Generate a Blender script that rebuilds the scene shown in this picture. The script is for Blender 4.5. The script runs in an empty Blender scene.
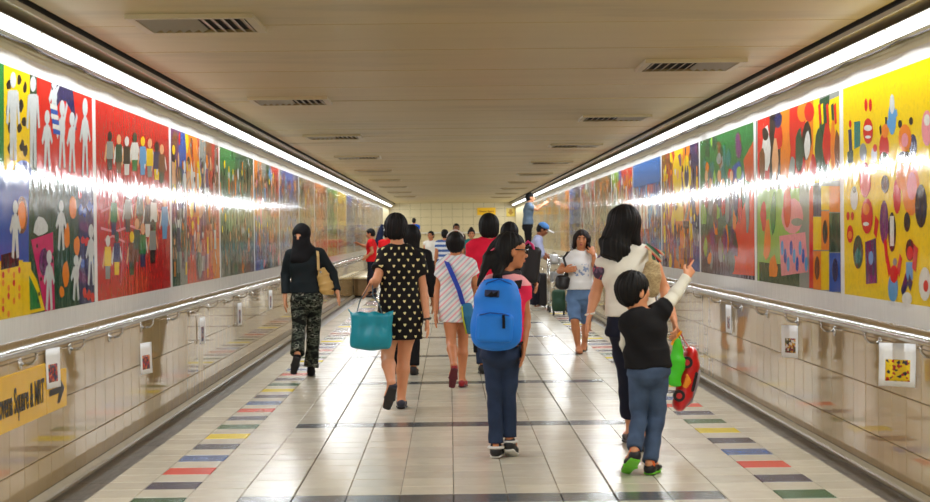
import bpy, bmesh, math, random
import numpy as np
from mathutils import Vector, Matrix

# ------------------------------------------------------------------ camera, world, exposure
sc = bpy.context.scene
COL = sc.collection
F_PX, VPX, VPY, CAM_H, ROLL = 1670.0, 449.5, 233.5, 1.467, 0.011
W_PX, H_PX = 930, 502
_f = np.array([-(VPX - W_PX / 2) / F_PX, 1.0, (VPY - H_PX / 2) / F_PX]); _f /= np.linalg.norm(_f)
_r = np.cross(_f, [0, 0, 1.0]); _r /= np.linalg.norm(_r)
_u = np.cross(_r, _f)
CR = _r * math.cos(ROLL) - _u * math.sin(ROLL)
CU = _u * math.cos(ROLL) + _r * math.sin(ROLL)
CF = _f
CAM = np.array([0, 0, CAM_H])
cd = bpy.data.cameras.new('camera')
cd.sensor_width = 36.0
cd.lens = 36.0 * F_PX / W_PX
cd.clip_end = 300
cd.dof.use_dof = True
cd.dof.focus_distance = 15.0
cd.dof.aperture_fstop = 5.0
cam = bpy.data.objects.new('camera', cd)
COL.objects.link(cam)
cam.matrix_world = Matrix(((CR[0], CU[0], -CF[0], 0), (CR[1], CU[1], -CF[1], 0), (CR[2], CU[2], -CF[2], CAM_H), (0, 0, 0, 1)))
sc.camera = cam
wd = bpy.data.worlds.new('world'); sc.world = wd; wd.use_nodes = True
wd.node_tree.nodes['Background'].inputs[0].default_value = (0.9, 0.85, 0.75, 1)
wd.node_tree.nodes['Background'].inputs[1].default_value = 0.2
vs = sc.view_settings
vs.view_transform = 'Standard'; vs.look = 'None'; vs.gamma = 1.0; vs.use_curve_mapping = False
vs.exposure = -0.05
sc.cycles.caustics_reflective = False
LAMP_RADIANCE = 55.0
LAMP_COLOR = (0.93, 0.98, 1.0)

def ray(px, py):
    d = CF + CR * ((px - W_PX / 2) / F_PX) - CU * ((py - H_PX / 2) / F_PX)
    return d
def P(px, py, Y):
    """a point of the place seen at this pixel, at distance Y down the tunnel"""
    d = ray(px, py)
    return CAM + d * (Y / d[1])
def G(px, Y, z):
    """a point at height z and distance Y in the column of this pixel"""
    py = VPY + (CAM_H - z) * F_PX / Y
    for _ in range(3):
        p = P(px, py, Y)
        py += (p[2] - z) * F_PX / Y
    return P(px, py, Y)
def on_wall(px, py, X):
    d = ray(px, py)
    t = X / d[0]
    p = CAM + d * t
    return p[1], p[2]

# ------------------------------------------------------------------ materials
def lin(c):
    out = []
    for v in c[:3]:
        v = v / 255.0
        out.append(v / 12.92 if v <= 0.04045 else ((v + 0.055) / 1.055) ** 2.4)
    return out
def rgba(c): return tuple(lin(c)) + (1.0,)

class NT:
    def __init__(self, m):
        m.use_nodes = True
        self.t = m.node_tree; self.n = self.t.nodes; self.l = self.t.links
        self.b = self.n['Principled BSDF']
    def new(self, typ, **kw):
        n = self.n.new(typ)
        for k, v in kw.items(): setattr(n, k, v)
        return n
    def put(self, v, sock):
        if hasattr(v, 'links') or isinstance(v, bpy.types.NodeSocket): self.l.new(v, sock)
        else: sock.default_value = v
    def m(self, op, a, b=None, c=None):
        n = self.n.new('ShaderNodeMath'); n.operation = op
        self.put(a, n.inputs[0])
        if b is not None: self.put(b, n.inputs[1])
        if c is not None: self.put(c, n.inputs[2])
        return n.outputs[0]
    def mix(self, f, a, b, blend='MIX'):
        n = self.n.new('ShaderNodeMix'); n.data_type = 'RGBA'; n.blend_type = blend
        self.put(f, n.inputs[0]); self.put(a, n.inputs[6]); self.put(b, n.inputs[7])
        return n.outputs[2]
    def ramp(self, f, stops, const=False):
        n = self.n.new('ShaderNodeValToRGB')
        if const: n.color_ramp.interpolation = 'CONSTANT'
        e = n.color_ramp.elements
        while len(e) < len(stops): e.new(0.5)
        for i, (p, c) in enumerate(stops):
            e[i].position = p; e[i].color = c
        self.put(f, n.inputs[0])
        return n.outputs[0]
    def coord(self, kind='Object'):
        return self.n.new('ShaderNodeTexCoord').outputs[kind]
    def pos(self):
        return self.n.new('ShaderNodeNewGeometry').outputs['Position']
    def xyz(self, v):
        n = self.n.new('ShaderNodeSeparateXYZ'); self.put(v, n.inputs[0]); return n.outputs
    def scaled(self, v, s):
        n = self.n.new('ShaderNodeMapping'); self.put(v, n.inputs[0]); n.inputs['Scale'].default_value = s
        return n.outputs[0]
    def noise(self, v, scale, detail=2.0, rough=0.5):
        n = self.n.new('ShaderNodeTexNoise')
        self.put(v, n.inputs['Vector']); n.inputs['Scale'].default_value = scale
        n.inputs['Detail'].default_value = detail; n.inputs['Roughness'].default_value = rough
        return n.outputs['Fac']
    def bump(self, h, strength, dist):
        n = self.n.new('ShaderNodeBump'); n.inputs['Strength'].default_value = strength
        n.inputs['Distance'].default_value = dist
        self.put(h, n.inputs['Height']); self.l.new(n.outputs[0], self.b.inputs['Normal'])

MATS = {}
def mat(name, col=(128, 128, 128), rough=0.6, spec=0.5, metal=0.0, vary=0.0, fn=None, coat=0.0):
    if name in MATS: return MATS[name]
    m = bpy.data.materials.new(name); t = NT(m)
    t.b.inputs['Base Color'].default_value = rgba(col)
    t.b.inputs['Roughness'].default_value = rough
    t.b.inputs['Specular IOR Level'].default_value = spec
    t.b.inputs['Metallic'].default_value = metal
    t.b.inputs['Coat Weight'].default_value = coat
    if vary:
        n = t.noise(t.coord(), 9.0, 3.0)
        a = rgba([min(255, v * (1 + vary)) for v in col]); b = rgba([v * (1 - vary) for v in col])
        t.l.new(t.mix(n, a, b), t.b.inputs['Base Color'])
    if fn: fn(t)
    MATS[name] = m
    return m
def cloth(name, col=(128, 128, 128), vary=0.14, rough=0.85):
    def fn(t):
        n = t.noise(t.coord(), 160.0, 1.0)
        t.bump(n, 0.25, 0.002)
    return mat(name, col, rough, 0.25, vary=vary, fn=fn)

# ------------------------------------------------------------------ mesh helpers
def tag(o, label=None, cat=None, group=None, kind=None):
    if label: o['label'] = label
    if cat: o['category'] = cat
    if group: o['group'] = group
    if kind: o['kind'] = kind
    return o
def empty(name, loc, label=None, cat=None, group=None, kind=None):
    o = bpy.data.objects.new(name, None); o.empty_display_size = 0.1
    COL.objects.link(o); o.location = loc
    return tag(o, label, cat, group, kind)
def wloc(o):
    v = Vector((0, 0, 0))
    while o is not None:
        v = v + o.location; o = o.parent
    return v
def link(name, me, m=None, parent=None, loc=None):
    o = bpy.data.objects.new(name, me); COL.objects.link(o)
    if m is not None:
        for mm in (m if isinstance(m, (list, tuple)) else [m]):
            if me.materials.find(mm.name) < 0: me.materials.append(mm)
    if parent is not None: o.parent = parent
    if loc is not None: o.location = loc
    return o
def mesh_world(name, verts, faces, m, parent=None, smooth=False, mi=None, origin=None):
    """vertices given in world metres; the object sits at origin (a part sits on its thing's own origin)"""
    off = np.array(wloc(parent)) if parent is not None else np.array(origin if origin is not None else (0, 0, 0), float)
    me = bpy.data.meshes.new(name)
    V = np.asarray(verts, float) - off
    me.from_pydata(V.tolist(), [], [list(f) for f in faces] if not isinstance(faces, np.ndarray) else faces.tolist())
    if smooth:
        me.polygons.foreach_set('use_smooth', [True] * len(me.polygons))
    o = link(name, me, m, parent)
    if mi is not None: me.polygons.foreach_set('material_index', mi)
    if parent is None: o.location = off
    me.update()
    return o
class MB:
    """collects boxes, tubes and sheets in world metres and builds one mesh"""
    def __init__(s): s.v = []; s.f = []; s.mi = []
    def add(s, vs, fs, mi=0):
        b = len(s.v); s.v += [tuple(map(float, p)) for p in vs]; s.f += [[b + i for i in f] for f in fs]; s.mi += [mi] * len(fs)
        return s
    def box(s, lo, hi, mi=0, ch=0.0):
        x0, y0, z0 = lo; x1, y1, z1 = hi
        v = [(x0, y0, z0), (x1, y0, z0), (x1, y1, z0), (x0, y1, z0), (x0, y0, z1), (x1, y0, z1), (x1, y1, z1), (x0, y1, z1)]
        return s.add(v, [(3, 2, 1, 0), (4, 5, 6, 7), (0, 1, 5, 4), (1, 2, 6, 5), (2, 3, 7, 6), (3, 0, 4, 7)], mi)
    def obox(s, c, ax, ay, az, mi=0):
        c = np.array(c, float); ax, ay, az = (np.array(a, float) for a in (ax, ay, az))
        v = [c + sx * ax + sy * ay + sz * az for sz in (-1, 1) for sx, sy in ((-1, -1), (1, -1), (1, 1), (-1, 1))]
        return s.add(v, [(3, 2, 1, 0), (4, 5, 6, 7), (0, 1, 5, 4), (1, 2, 6, 5), (2, 3, 7, 6), (3, 0, 4, 7)], mi)
    def tube(s, pts, r, n=10, mi=0, cap=True):
        pts = [np.array(p, float) for p in pts]; k = len(pts)
        rr = r if isinstance(r, (list, tuple)) else [r] * k
        prev = None; vs = []; fs = []
        for i, p in enumerate(pts):
            d = pts[min(i + 1, k - 1)] - pts[max(i - 1, 0)]; d /= np.linalg.norm(d) + 1e-9
            if prev is None:
                h = np.array([0, 0, 1.0]) if abs(d[2]) < 0.9 else np.array([1.0, 0, 0])
                a = np.cross(d, h)
            else: a = prev - d * np.dot(prev, d)
            a /= np.linalg.norm(a); prev = a; b = np.cross(d, a)
            for j in range(n):
                t = 2 * math.pi * j / n
                vs.append(p + rr[i] * (math.cos(t) * a + math.sin(t) * b))
        for i in range(k - 1):
            for j in range(n):
                fs.append((i * n + j, i * n + (j + 1) % n, (i + 1) * n + (j + 1) % n, (i + 1) * n + j))
        if cap: fs += [tuple(range(n - 1, -1, -1)), tuple((k - 1) * n + j for j in range(n))]
        return s.add(vs, fs, mi)
    def strap(s, pts, half, thick, side, mi=0):
        """flat ribbon with thickness; side = width direction"""
        pts = [np.array(p, float) for p in pts]; k = len(pts); vs = []; fs = []
        side = np.array(side, float)
        for i, p in enumerate(pts):
            d = pts[min(i + 1, k - 1)] - pts[max(i - 1, 0)]; d /= np.linalg.norm(d) + 1e-9
            a = side - d * np.dot(side, d); a /= np.linalg.norm(a); b = np.cross(d, a)
            for sx, sy in ((-1, -1), (1, -1), (1, 1), (-1, 1)): vs.append(p + sx * half * a + sy * thick * b)
        for i in range(k - 1):
            for j in range(4): fs.append((i * 4 + j, i * 4 + (j + 1) % 4, (i + 1) * 4 + (j + 1) % 4, (i + 1) * 4 + j))
        fs += [(3, 2, 1, 0), tuple((k - 1) * 4 + j for j in range(4))]
        return s.add(vs, fs, mi)
    def disc(s, c, n, r, th, seg=20, mi=0):
        c = np.array(c, float); n = np.array(n, float); n /= np.linalg.norm(n)
        return s.tube([c - n * th / 2, c + n * th / 2], r, seg, mi)
    def build(s, name, m, parent=None, smooth=False, origin=None):
        o = mesh_world(name, s.v, s.f, m, parent, smooth, s.mi, origin)
        return o
def arc(a, b, sag, n=8, up=(0, 0, -1)):
    a = np.array(a, float); b = np.array(b, float); up = np.array(up, float)
    return [a + (b - a) * t + up * sag * 4 * t * (1 - t) for t in np.linspace(0, 1, n)]
# ------------------------------------------------------------------ the tunnel
XL, XR = -2.28, 2.52          # faces of the tiled walls
Y0, Y1 = -8.0, 63.5           # ends of the tunnel
ZC = 2.612                    # underside of the ceiling
JX, JY, T = 0.008, 9.10, 0.30 # origin of the floor joints and tile size

def gloss_noise(t, base_bump):
    pass
def mk_floor(name, col, rough=0.2):
    def fn(t):
        p = t.pos(); s = t.xyz(p)
        cx = t.m('FLOOR', t.m('DIVIDE', t.m('SUBTRACT', s[0], JX), T)); cy = t.m('FLOOR', t.m('DIVIDE', t.m('SUBTRACT', s[1], JY), T))
        cv = t.new('ShaderNodeCombineXYZ'); t.put(cx, cv.inputs[0]); t.put(cy, cv.inputs[1])
        wn = t.new('ShaderNodeTexWhiteNoise'); t.put(cv.outputs[0], wn.inputs['Vector'])
        n = t.noise(p, 3.5, 4.0, 0.6)
        f = t.m('ADD', t.m('MULTIPLY', wn.outputs['Value'], 0.55), t.m('MULTIPLY', n, 0.45))
        a = rgba([v * 0.90 for v in col]); b = rgba([min(255, v * 1.05) for v in col])
        t.l.new(t.mix(f, a, b), t.b.inputs['Base Color'])
        r = t.m('ADD', rough - 0.05, t.m('MULTIPLY', t.noise(p, 9.0, 3.0), 0.14))
        t.l.new(r, t.b.inputs['Roughness'])
        t.bump(t.noise(p, 14.0, 2.0), 0.10, 0.004)
    return mat(name, col, rough, 0.5, fn=fn)
M_CREAM = mk_floor('cream_floor_tile', (213, 205, 186))
M_BAND = mk_floor('charcoal_floor_tile', (92, 96, 98))
FLCOL = {'green': mk_floor('green_floor_tile', (44, 104, 74)), 'navy': mk_floor('navy_floor_tile', (52, 56, 88)),
         'red': mk_floor('red_floor_tile', (226, 72, 60)), 'blue': mk_floor('blue_floor_tile', (72, 108, 164)),
         'char': mk_floor('slate_floor_tile', (58, 62, 86)), 'yellow': mk_floor('yellow_floor_tile', (232, 206, 34))}
SEQ = ['green', 'navy', 'red', 'blue', 'char', 'yellow']
M_GROUT = mat('dark_grout', (92, 84, 70), 0.9)

def tile_mesh(name, lx, ly, th, ch=0.003):
    """a tile with chamfered rim, top face at z = 0, centred"""
    me = bpy.data.meshes.new(name)
    a, b = lx / 2, ly / 2
    v = [(-a, -b, -th), (a, -b, -th), (a, b, -th), (-a, b, -th), (-a, -b, -ch), (a, -b, -ch), (a, b, -ch), (-a, b, -ch),
         (-a + ch, -b + ch, 0), (a - ch, -b + ch, 0), (a - ch, b - ch, 0), (-a + ch, b - ch, 0)]
    f = [(8, 9, 10, 11)]
    for i in range(4):
        j = (i + 1) % 4
        f += [(i, j, 4 + j, 4 + i), (4 + i, 4 + j, 8 + j, 8 + i)]
    me.from_pydata(v, [], f); me.update()
    return me, v, f

floor = MB().box((XL - 0.3, Y0, -0.25), (XR + 0.3, Y1 + 0.3, -0.012)).build('floor', M_GROUT)
tag(floor, 'cream tiled tunnel floor with dark cross bands and coloured border tiles', kind='structure')
def floor_kind(k, r):
    if k in (-6, 6) and r % 2 == 0: return FLCOL[SEQ[(r // 2) % 6]]
    if -4 <= k <= 4 and r % 12 == 0: return M_BAND
    return M_CREAM
rng = random.Random(5)
fl_cache = {}
far_tiles = MB(); far_mats = [M_CREAM, M_BAND] + list(FLCOL.values())
for r in range(-57, 145):
    y0 = JY + T * r
    if y0 > 51.9: break
    for k in range(-7, 8):
        x0 = JX + T * k; x1 = x0 + T
        gl = 0.005 if k in (-3, 3) else 0.0018
        gr = 0.005 if k + 1 in (-3, 3) else 0.0018
        x0 += gl; x1 -= gr
        x0 = max(x0, -2.05); x1 = min(x1, 2.345)
        m = floor_kind(k, r)
        if -1 <= r < 19:
            key = (round(x1 - x0, 4), m.name)
            if key not in fl_cache:
                fl_cache[key] = tile_mesh('floor_tile', x1 - x0, T - 0.0036, 0.012)[0]
            o = link('tile', fl_cache[key], m, floor, ((x0 + x1) / 2, y0 + T / 2, rng.uniform(-0.0006, 0.0006)))
            o.rotation_euler = (rng.uniform(-.0018, .0018), rng.uniform(-.0018, .0018), 0)
        else:
            _, v, f = None, None, None
            cx, cy = (x0 + x1) / 2, y0 + T / 2
            a, b, c = (x1 - x0) / 2, T / 2 - 0.0018, 0.003
            tx, ty = rng.uniform(-.0018, .0018), rng.uniform(-.0018, .0018)
            q = [(-a, -b, -.012), (a, -b, -.012), (a, b, -.012), (-a, b, -.012), (-a + c, -b + c, 0), (a - c, -b + c, 0), (a - c, b - c, 0), (-a + c, b - c, 0)]
            far_tiles.add([(cx + p[0], cy + p[1], p[2] + p[0] * ty + p[1] * tx) for p in q],
                          [(4, 5, 6, 7), (0, 1, 5, 4), (1, 2, 6, 5), (2, 3, 7, 6), (3, 0, 4, 7)], far_mats.index(m))
o = far_tiles.build('distant_tiles', far_mats, floor); o['kind'] = 'stuff'

# drains and kerbs along both walls
def drainfn(t):
    p = t.pos()
    n = t.noise(t.scaled(p, (8, 1.2, 8)), 3.0, 5.0, 0.7)
    t.l.new(t.ramp(n, [(0.3, rgba((44, 43, 40))), (0.7, rgba((108, 103, 95)))]), t.b.inputs['Base Color'])
M_DRAIN = mat('stained_granite', (90, 86, 80), 0.35, fn=drainfn)
M_KERB = mat('pale_kerb', (150, 138, 112), 0.3, vary=0.08)
for side, x0, x1, xk, xw, nm in (('left', -2.05, -2.243, -2.252, XL, 'left'), ('right', 2.345, 2.492, 2.500, XR, 'right')):
    sg = -1 if side == 'left' else 1
    lo, hi = sorted((x0, x1))
    d = empty('drain_strip', (0, 0, 0)); tag(d, 'dark stained stone drain strip along the foot of the %s wall' % side, kind='structure')
    k = 0
    y = 4.0
    while y < 51.9:       # stone lengths of 0.6 m
        MB().box((lo + 0.002, y + 0.002, -0.012), (hi - 0.002, y + 0.598, -0.004)).build('slab', M_DRAIN, d)
        y += 0.6
    b = MB()
    pts = [(x1, -0.012), (x1, 0.012), (xk, 0.026), (xw, 0.05), (xw, -0.012)]
    v = [(p[0], y, p[1]) for y in (Y0, Y1) for p in pts]
    f = [(i, (i + 1) % 5, 5 + (i + 1) % 5, 5 + i) for i in range(5)]
    b.add(v, f)
    kb = b.build('baseboard_' + side, M_KERB)
    tag(kb, 'pale cove kerb between the drain and the %s wall' % side, kind='structure')

# tiled walls
def walltile(name, col):
    def fn(t):
        p = t.pos(); s = t.xyz(p)
        cy = t.m('FLOOR', t.m('DIVIDE', t.m('SUBTRACT', s[1], JY), T)); cz = t.m('FLOOR', t.m('DIVIDE', t.m('SUBTRACT', s[2], 0.24), 0.29))
        cv = t.new('ShaderNodeCombineXYZ'); t.put(cy, cv.inputs[0]); t.put(cz, cv.inputs[1]); t.put(t.m('SIGN', s[0]), cv.inputs[2])
        wn = t.new('ShaderNodeTexWhiteNoise'); t.put(cv.outputs[0], wn.inputs['Vector'])
        n = t.noise(p, 2.5, 3.0)
        f = t.m('ADD', t.m('MULTIPLY', wn.outputs['Value'], 0.5), t.m('MULTIPLY', n, 0.5))
        t.l.new(t.mix(f, rgba([v * 0.93 for v in col]), rgba([min(255, v * 1.04) for v in col])), t.b.inputs['Base Color'])
        t.bump(t.noise(t.scaled(p, (1, 6, 1)), 2.2, 1.0), 0.03, 0.004)
    return mat(name, col, 0.03, 1.0, fn=fn)
M_WT = walltile('beige_wall_tile', (178, 152, 108))
M_CW = mat('cream_wall', (222, 212, 178), 0.35, vary=0.03)
rows = [(0.05, 0.24), (0.24, 0.53), (0.53, 0.82), (0.82, 1.11)]
wall_objs = {}
for side, xw in (('left', XL), ('right', XR)):
    sg = -1 if side == 'left' else 1           # outward
    lo, hi = sorted((xw + sg * 0.012, xw + sg * 0.35))
    w = MB().box((lo, Y0, -0.05), (hi, Y1 + 0.3, 2.85)).build('wall_' + side, [M_GROUT])
    tag(w, 'glossy beige tiled %s wall of the underpass' % side, kind='structure')
    wall_objs[side] = w
    cache = {}
    far = MB()
    for c in range(-57, 182):
        y0 = JY + T * c + 0.12
        if y0 > Y1 - 0.1: break
        for z0, z1 in rows:
            hz = z1 - z0 - 0.003
            if -3 <= c < 72:
                key = round(hz, 3)
                if key not in cache: cache[key] = tile_mesh('wall_tile', T - 0.003, hz, 0.013)[0]
                o = link('tile', cache[key], M_WT, w, (xw, y0 + T / 2, (z0 + z1) / 2))
                # local x -> along the wall, local y -> up, local z -> into the room
                M = Matrix(((0, 0, -sg), (-sg * -1 if False else 0, 0, 0), (0, 1, 0)))
                ax = Vector((0, sg * -1, 0)) if sg < 0 else Vector((0, -1, 0))
                zc = Vector((-sg, 0, 0)); yc = Vector((0, 0, 1)); xc = yc.cross(zc)
                R = Matrix((xc, yc, zc)).transposed()
                tilt = Matrix.Rotation(rng.uniform(-.0003, .0003), 3, 'Y') @ Matrix.Rotation(rng.uniform(-.0003, .0003), 3, 'X')
                o.rotation_euler = (R @ tilt).to_euler()
            else:
                a, b, ch = T / 2 - 0.0015, hz / 2, 0.003
                yc_, zc_ = y0 + T / 2, (z0 + z1) / 2
                ii = -sg
                q = [(-.013, -a, -b), (-.013, a, -b), (-.013, a, b), (-.013, -a, b), (0, -a + ch, -b + ch), (0, a - ch, -b + ch), (0, a - ch, b - ch), (0, -a + ch, b - ch)]
                fs = [(4, 5, 6, 7), (0, 1, 5, 4), (1, 2, 6, 5), (2, 3, 7, 6), (3, 0, 4, 7)]
                if ii < 0: fs = [f[::-1] for f in fs]
                far.add([(xw + ii * p[0], yc_ + p[1], zc_ + p[2]) for p in q], fs)
    o = far.build('distant_tiles', M_WT, w); o['kind'] = 'stuff'
    # upper wall face behind the murals
    lo, hi = sorted((xw, xw + sg * 0.02))
    MB().box((lo, Y0, 1.113), (hi, Y1, 2.84)).build('upper_facing', M_CW, w)

# far wall beyond the landing, with large pale tiles
def farfn(t):
    p = t.pos()
    t.l.new(t.mix(t.noise(p, 1.5, 3.0), rgba((206, 190, 150)), rgba((222, 208, 170))), t.b.inputs['Base Color'])
M_FAR = mat('far_wall_tile', (214, 200, 160), 0.3, fn=farfn)
wf = MB().box((XL - 0.3, Y1, -0.1), (XR + 0.3, Y1 + 0.3, 2.85)).build('wall_far', M_GROUT)
tag(wf, 'pale tiled end wall of the tunnel', kind='structure')
fm = {}
for i in range(12):
    for j in range(7):
        x0 = XL + 0.4 * i; z0 = 0.6 + 0.3 * j
        if 'm' not in fm: fm['m'] = tile_mesh('end_tile', 0.394, 0.294, 0.012)[0]
        o = link('tile', fm['m'], M_FAR, wf, (x0 + 0.2, Y1 - 0.003, z0 + 0.15)); o.rotation_euler = (math.pi / 2, 0, 0)
wb = MB().box((XL - 0.3, Y0 - 0.2, -0.1), (XR + 0.3, Y0, 2.85)).build('wall_back', M_CW)
tag(wb, 'cream wall closing the tunnel behind the viewer', kind='structure')
# raised landing and steps at the far end
ld = empty('landing', (0, 52.0, 0)); tag(ld, 'raised landing reached by four broad steps at the far end', kind='structure')
for i in range(4):
    MB().box((XL, 52.0 + 0.3 * i, 0.15 * i), (XR, Y1, 0.15 * (i + 1))).build('step', M_CREAM, ld)

# ceiling of broad metal planks
def ceilfn(t):
    p = t.pos(); s = t.xyz(p)
    base = t.mix(t.noise(t.scaled(p, (0.35, 1.5, 1)), 1.6, 4.0, 0.6), rgba((158, 138, 92)), rgba((178, 158, 108)))
    # sooty streaks drifting across the planks from the vents
    st = t.noise(t.scaled(p, (0.28, 1.15, 1)), 1.1, 5.0, 0.65)
    k = t.m('MULTIPLY', t.ramp(st, [(0.52, (0, 0, 0, 1)), (0.72, (1, 1, 1, 1))]), 0.5)
    t.l.new(t.mix(k, base, rgba((92, 78, 54))), t.b.inputs['Base Color'])
M_CEIL = mat('beige_ceiling_plank', (190, 174, 134), 0.45, fn=ceilfn)
ce = MB().box((XL - 0.3, Y0, ZC + 0.03), (XR + 0.3, Y1, ZC + 0.25)).build('ceiling', mat('dark_void', (20, 18, 15), 0.9))
tag(ce, 'low beige plank ceiling with square air vents', kind='structure')
CXL, CXR = XL + 0.262, XR - 0.262
pl = tile_mesh('ceiling_plank', CXR - CXL, 1.286, 0.02, 0.008)[0]
y = 9.12 - 1.3 * 12
while y < Y1 - 1.3:
    o = link('plank', pl, M_CEIL, ce, ((CXL + CXR) / 2, y + 0.65, ZC + rng.uniform(0, 0.003)))
    o.rotation_euler = (math.pi, 0, rng.uniform(-.0008, .0008))
    y += 1.3
def stain(name):
    pass

# light coves
M_METAL = mat('grey_cove_metal', (168, 156, 132), 0.4, 0.5, vary=0.06)
M_BLACK = mat('black_gap', (14, 13, 12), 0.8)
def tubefn(t):
    t.b.inputs['Emission Color'].default_value = (0.97, 0.99, 1.0, 1)
    t.b.inputs['Emission Strength'].default_value = 3.0
M_TUBE = mat('lit_tube', (255, 255, 255), 0.4, fn=tubefn)
M_TUBE.cycles.emission_sampling = 'NONE'
M_LAMPEND = mat('lamp_end_white', (190, 188, 182), 0.4)
n_tr = 1
for side, xw in (('left', XL), ('right', XR)):
    ii = 1 if side == 'left' else -1
    def bx(d0, d1, z0, z1, nm, m, parent=None, kind=None, label=None):
        lo, hi = sorted((xw + ii * d0, xw + ii * d1))
        o = MB().box((lo, Y0, z0), (hi, Y1, z1)).build(nm, m, parent)
        if kind: tag(o, label, kind=kind)
        return o
    tr = bx(0.055, 0.225, 2.588, 2.60, 'trim_%d' % n_tr, M_METAL, None, 'structure', 'grey metal cove strip above the %s row of lights' % side)
    bx(0.215, 0.228, 2.578, 2.604, 'lip', M_METAL, tr)
    bx(0.2, 0.23, 2.604, 2.66, 'gap_filler', M_BLACK, tr)
    bx(0.05, 0.07, 2.56, 2.60, 'back_lip', M_METAL, tr)
    n_tr += 1
    # tubes, 1.2 m each
    tube0 = None
    y = -7.0
    ph = 10.0 if side == 'left' else 10.22
    yy = ph - 1.2 * 14
    while yy + 1.2 < Y1:
        x = xw + ii * 0.075; z = CAM_H + 1.048
        if tube0 is None:
            root = empty('fluorescent_light', (x, yy, z))
            # the lit diffuser bulges towards the tunnel, an opaque batten closes it off at the back and below
            prof = [(0.075, 0.030), (0.063, 0.017), (0.050, 0.004), (0.037, -0.008), (0.020, -0.020)]
            v = [(x + ii * p[0], yy + e, z + p[1]) for e in (0.006, 1.194) for p in prof]; n_p = len(prof)
            fs = [(i, i + 1, n_p + i + 1, n_p + i) for i in range(n_p - 1)]
            if ii < 0: fs = [f[::-1] for f in fs]
            fs = [f[::-1] for f in fs]
            MB().add(v, fs).build('tube', M_TUBE, root, True)
            for e in (0.0015, 1.1935):
                pc = [(0.0, 0.031), (0.078, 0.031), (0.078, 0.026), (0.022, -0.022), (0.0, -0.022)]
                v = [(x + ii * p[0], yy + e + w_, z + p[1]) for w_ in (0, 0.005) for p in pc]
                MB().add(v, [(0, 1, 2, 3, 4), (9, 8, 7, 6, 5)] + [(i, (i + 1) % 5, 5 + (i + 1) % 5, 5 + i) for i in range(5)]).build('end_cap', M_LAMPEND, root)
            lo, hi = sorted((x - ii * 0.028, x + ii * 0.02))
            MB().box((lo, yy + 0.002, z - 0.022), (hi, yy + 1.198, z + 0.034)).build('batten', M_LAMPEND, root)
            lo, hi = sorted((x - ii * 0.028, x + ii * 0.078))
            MB().box((lo, yy + 0.002, z + 0.031), (hi, yy + 1.198, z + 0.035)).build('hood', M_LAMPEND, root)
            lo, hi = sorted((xw, x - ii * 0.028))
            MB().box((lo, yy + 0.5, z - 0.015), (hi, yy + 0.7, z + 0.015)).build('mount', M_LAMPEND, root)
            tube0 = root
        else:
            root = tube0.copy(); COL.objects.link(root); root.location = (x, yy, z)
            for chd in tube0.children:
                q = chd.copy(); COL.objects.link(q); q.parent = root
        tag(root, 'white fluorescent light in the light cove along the %s wall' % side, 'light', 'tubes of the %s light cove' % side)
        yy += 1.2
    # the light of the row, thrown inwards and down from just in front of the diffusers
    yy = Y0 + 0.5
    while yy < Y1 - 1:
        L = min(11.8, Y1 - 0.5 - yy)
        ld_ = bpy.data.lights.new('cove_light', 'AREA'); ld_.shape = 'RECTANGLE'; ld_.size = L; ld_.size_y = 0.045
        ld_.energy = math.pi * 0.06 * L * LAMP_RADIANCE; ld_.color = LAMP_COLOR; ld_.spread = math.radians(179)
        lo_ = bpy.data.objects.new('cove_light', ld_); COL.objects.link(lo_)
        zc = Vector((-ii * math.cos(math.radians(62)), 0, math.sin(math.radians(62)))); xc = Vector((0, 1, 0)); yc = zc.cross(xc)
        lo_.matrix_world = Matrix.Translation((xw + ii * 0.132, yy + L / 2, CAM_H + 1.041)) @ Matrix((xc, yc, zc)).transposed().to_4x4()
        yy += 12.0
    # thin cable sagging under the tubes
    cb = MB(); pts = []
    yy = ph - 1.2 * 14
    while yy < Y1 - 1.3:
        for q in (0, 0.25, 0.5, 0.75): pts.append((xw + ii * 0.08, yy + 1.2 * q, CAM_H + 1.016 - 0.010 * 4 * q * (1 - q)))
        yy += 1.2
    cb.tube(pts, 0.0045, 5)
    tag(cb.build('lamp_cable', mat('dark_cable', (70, 66, 72), 0.6), None, True), 'thin dark cable running below the %s row of tubes' % side, 'cable')

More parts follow.
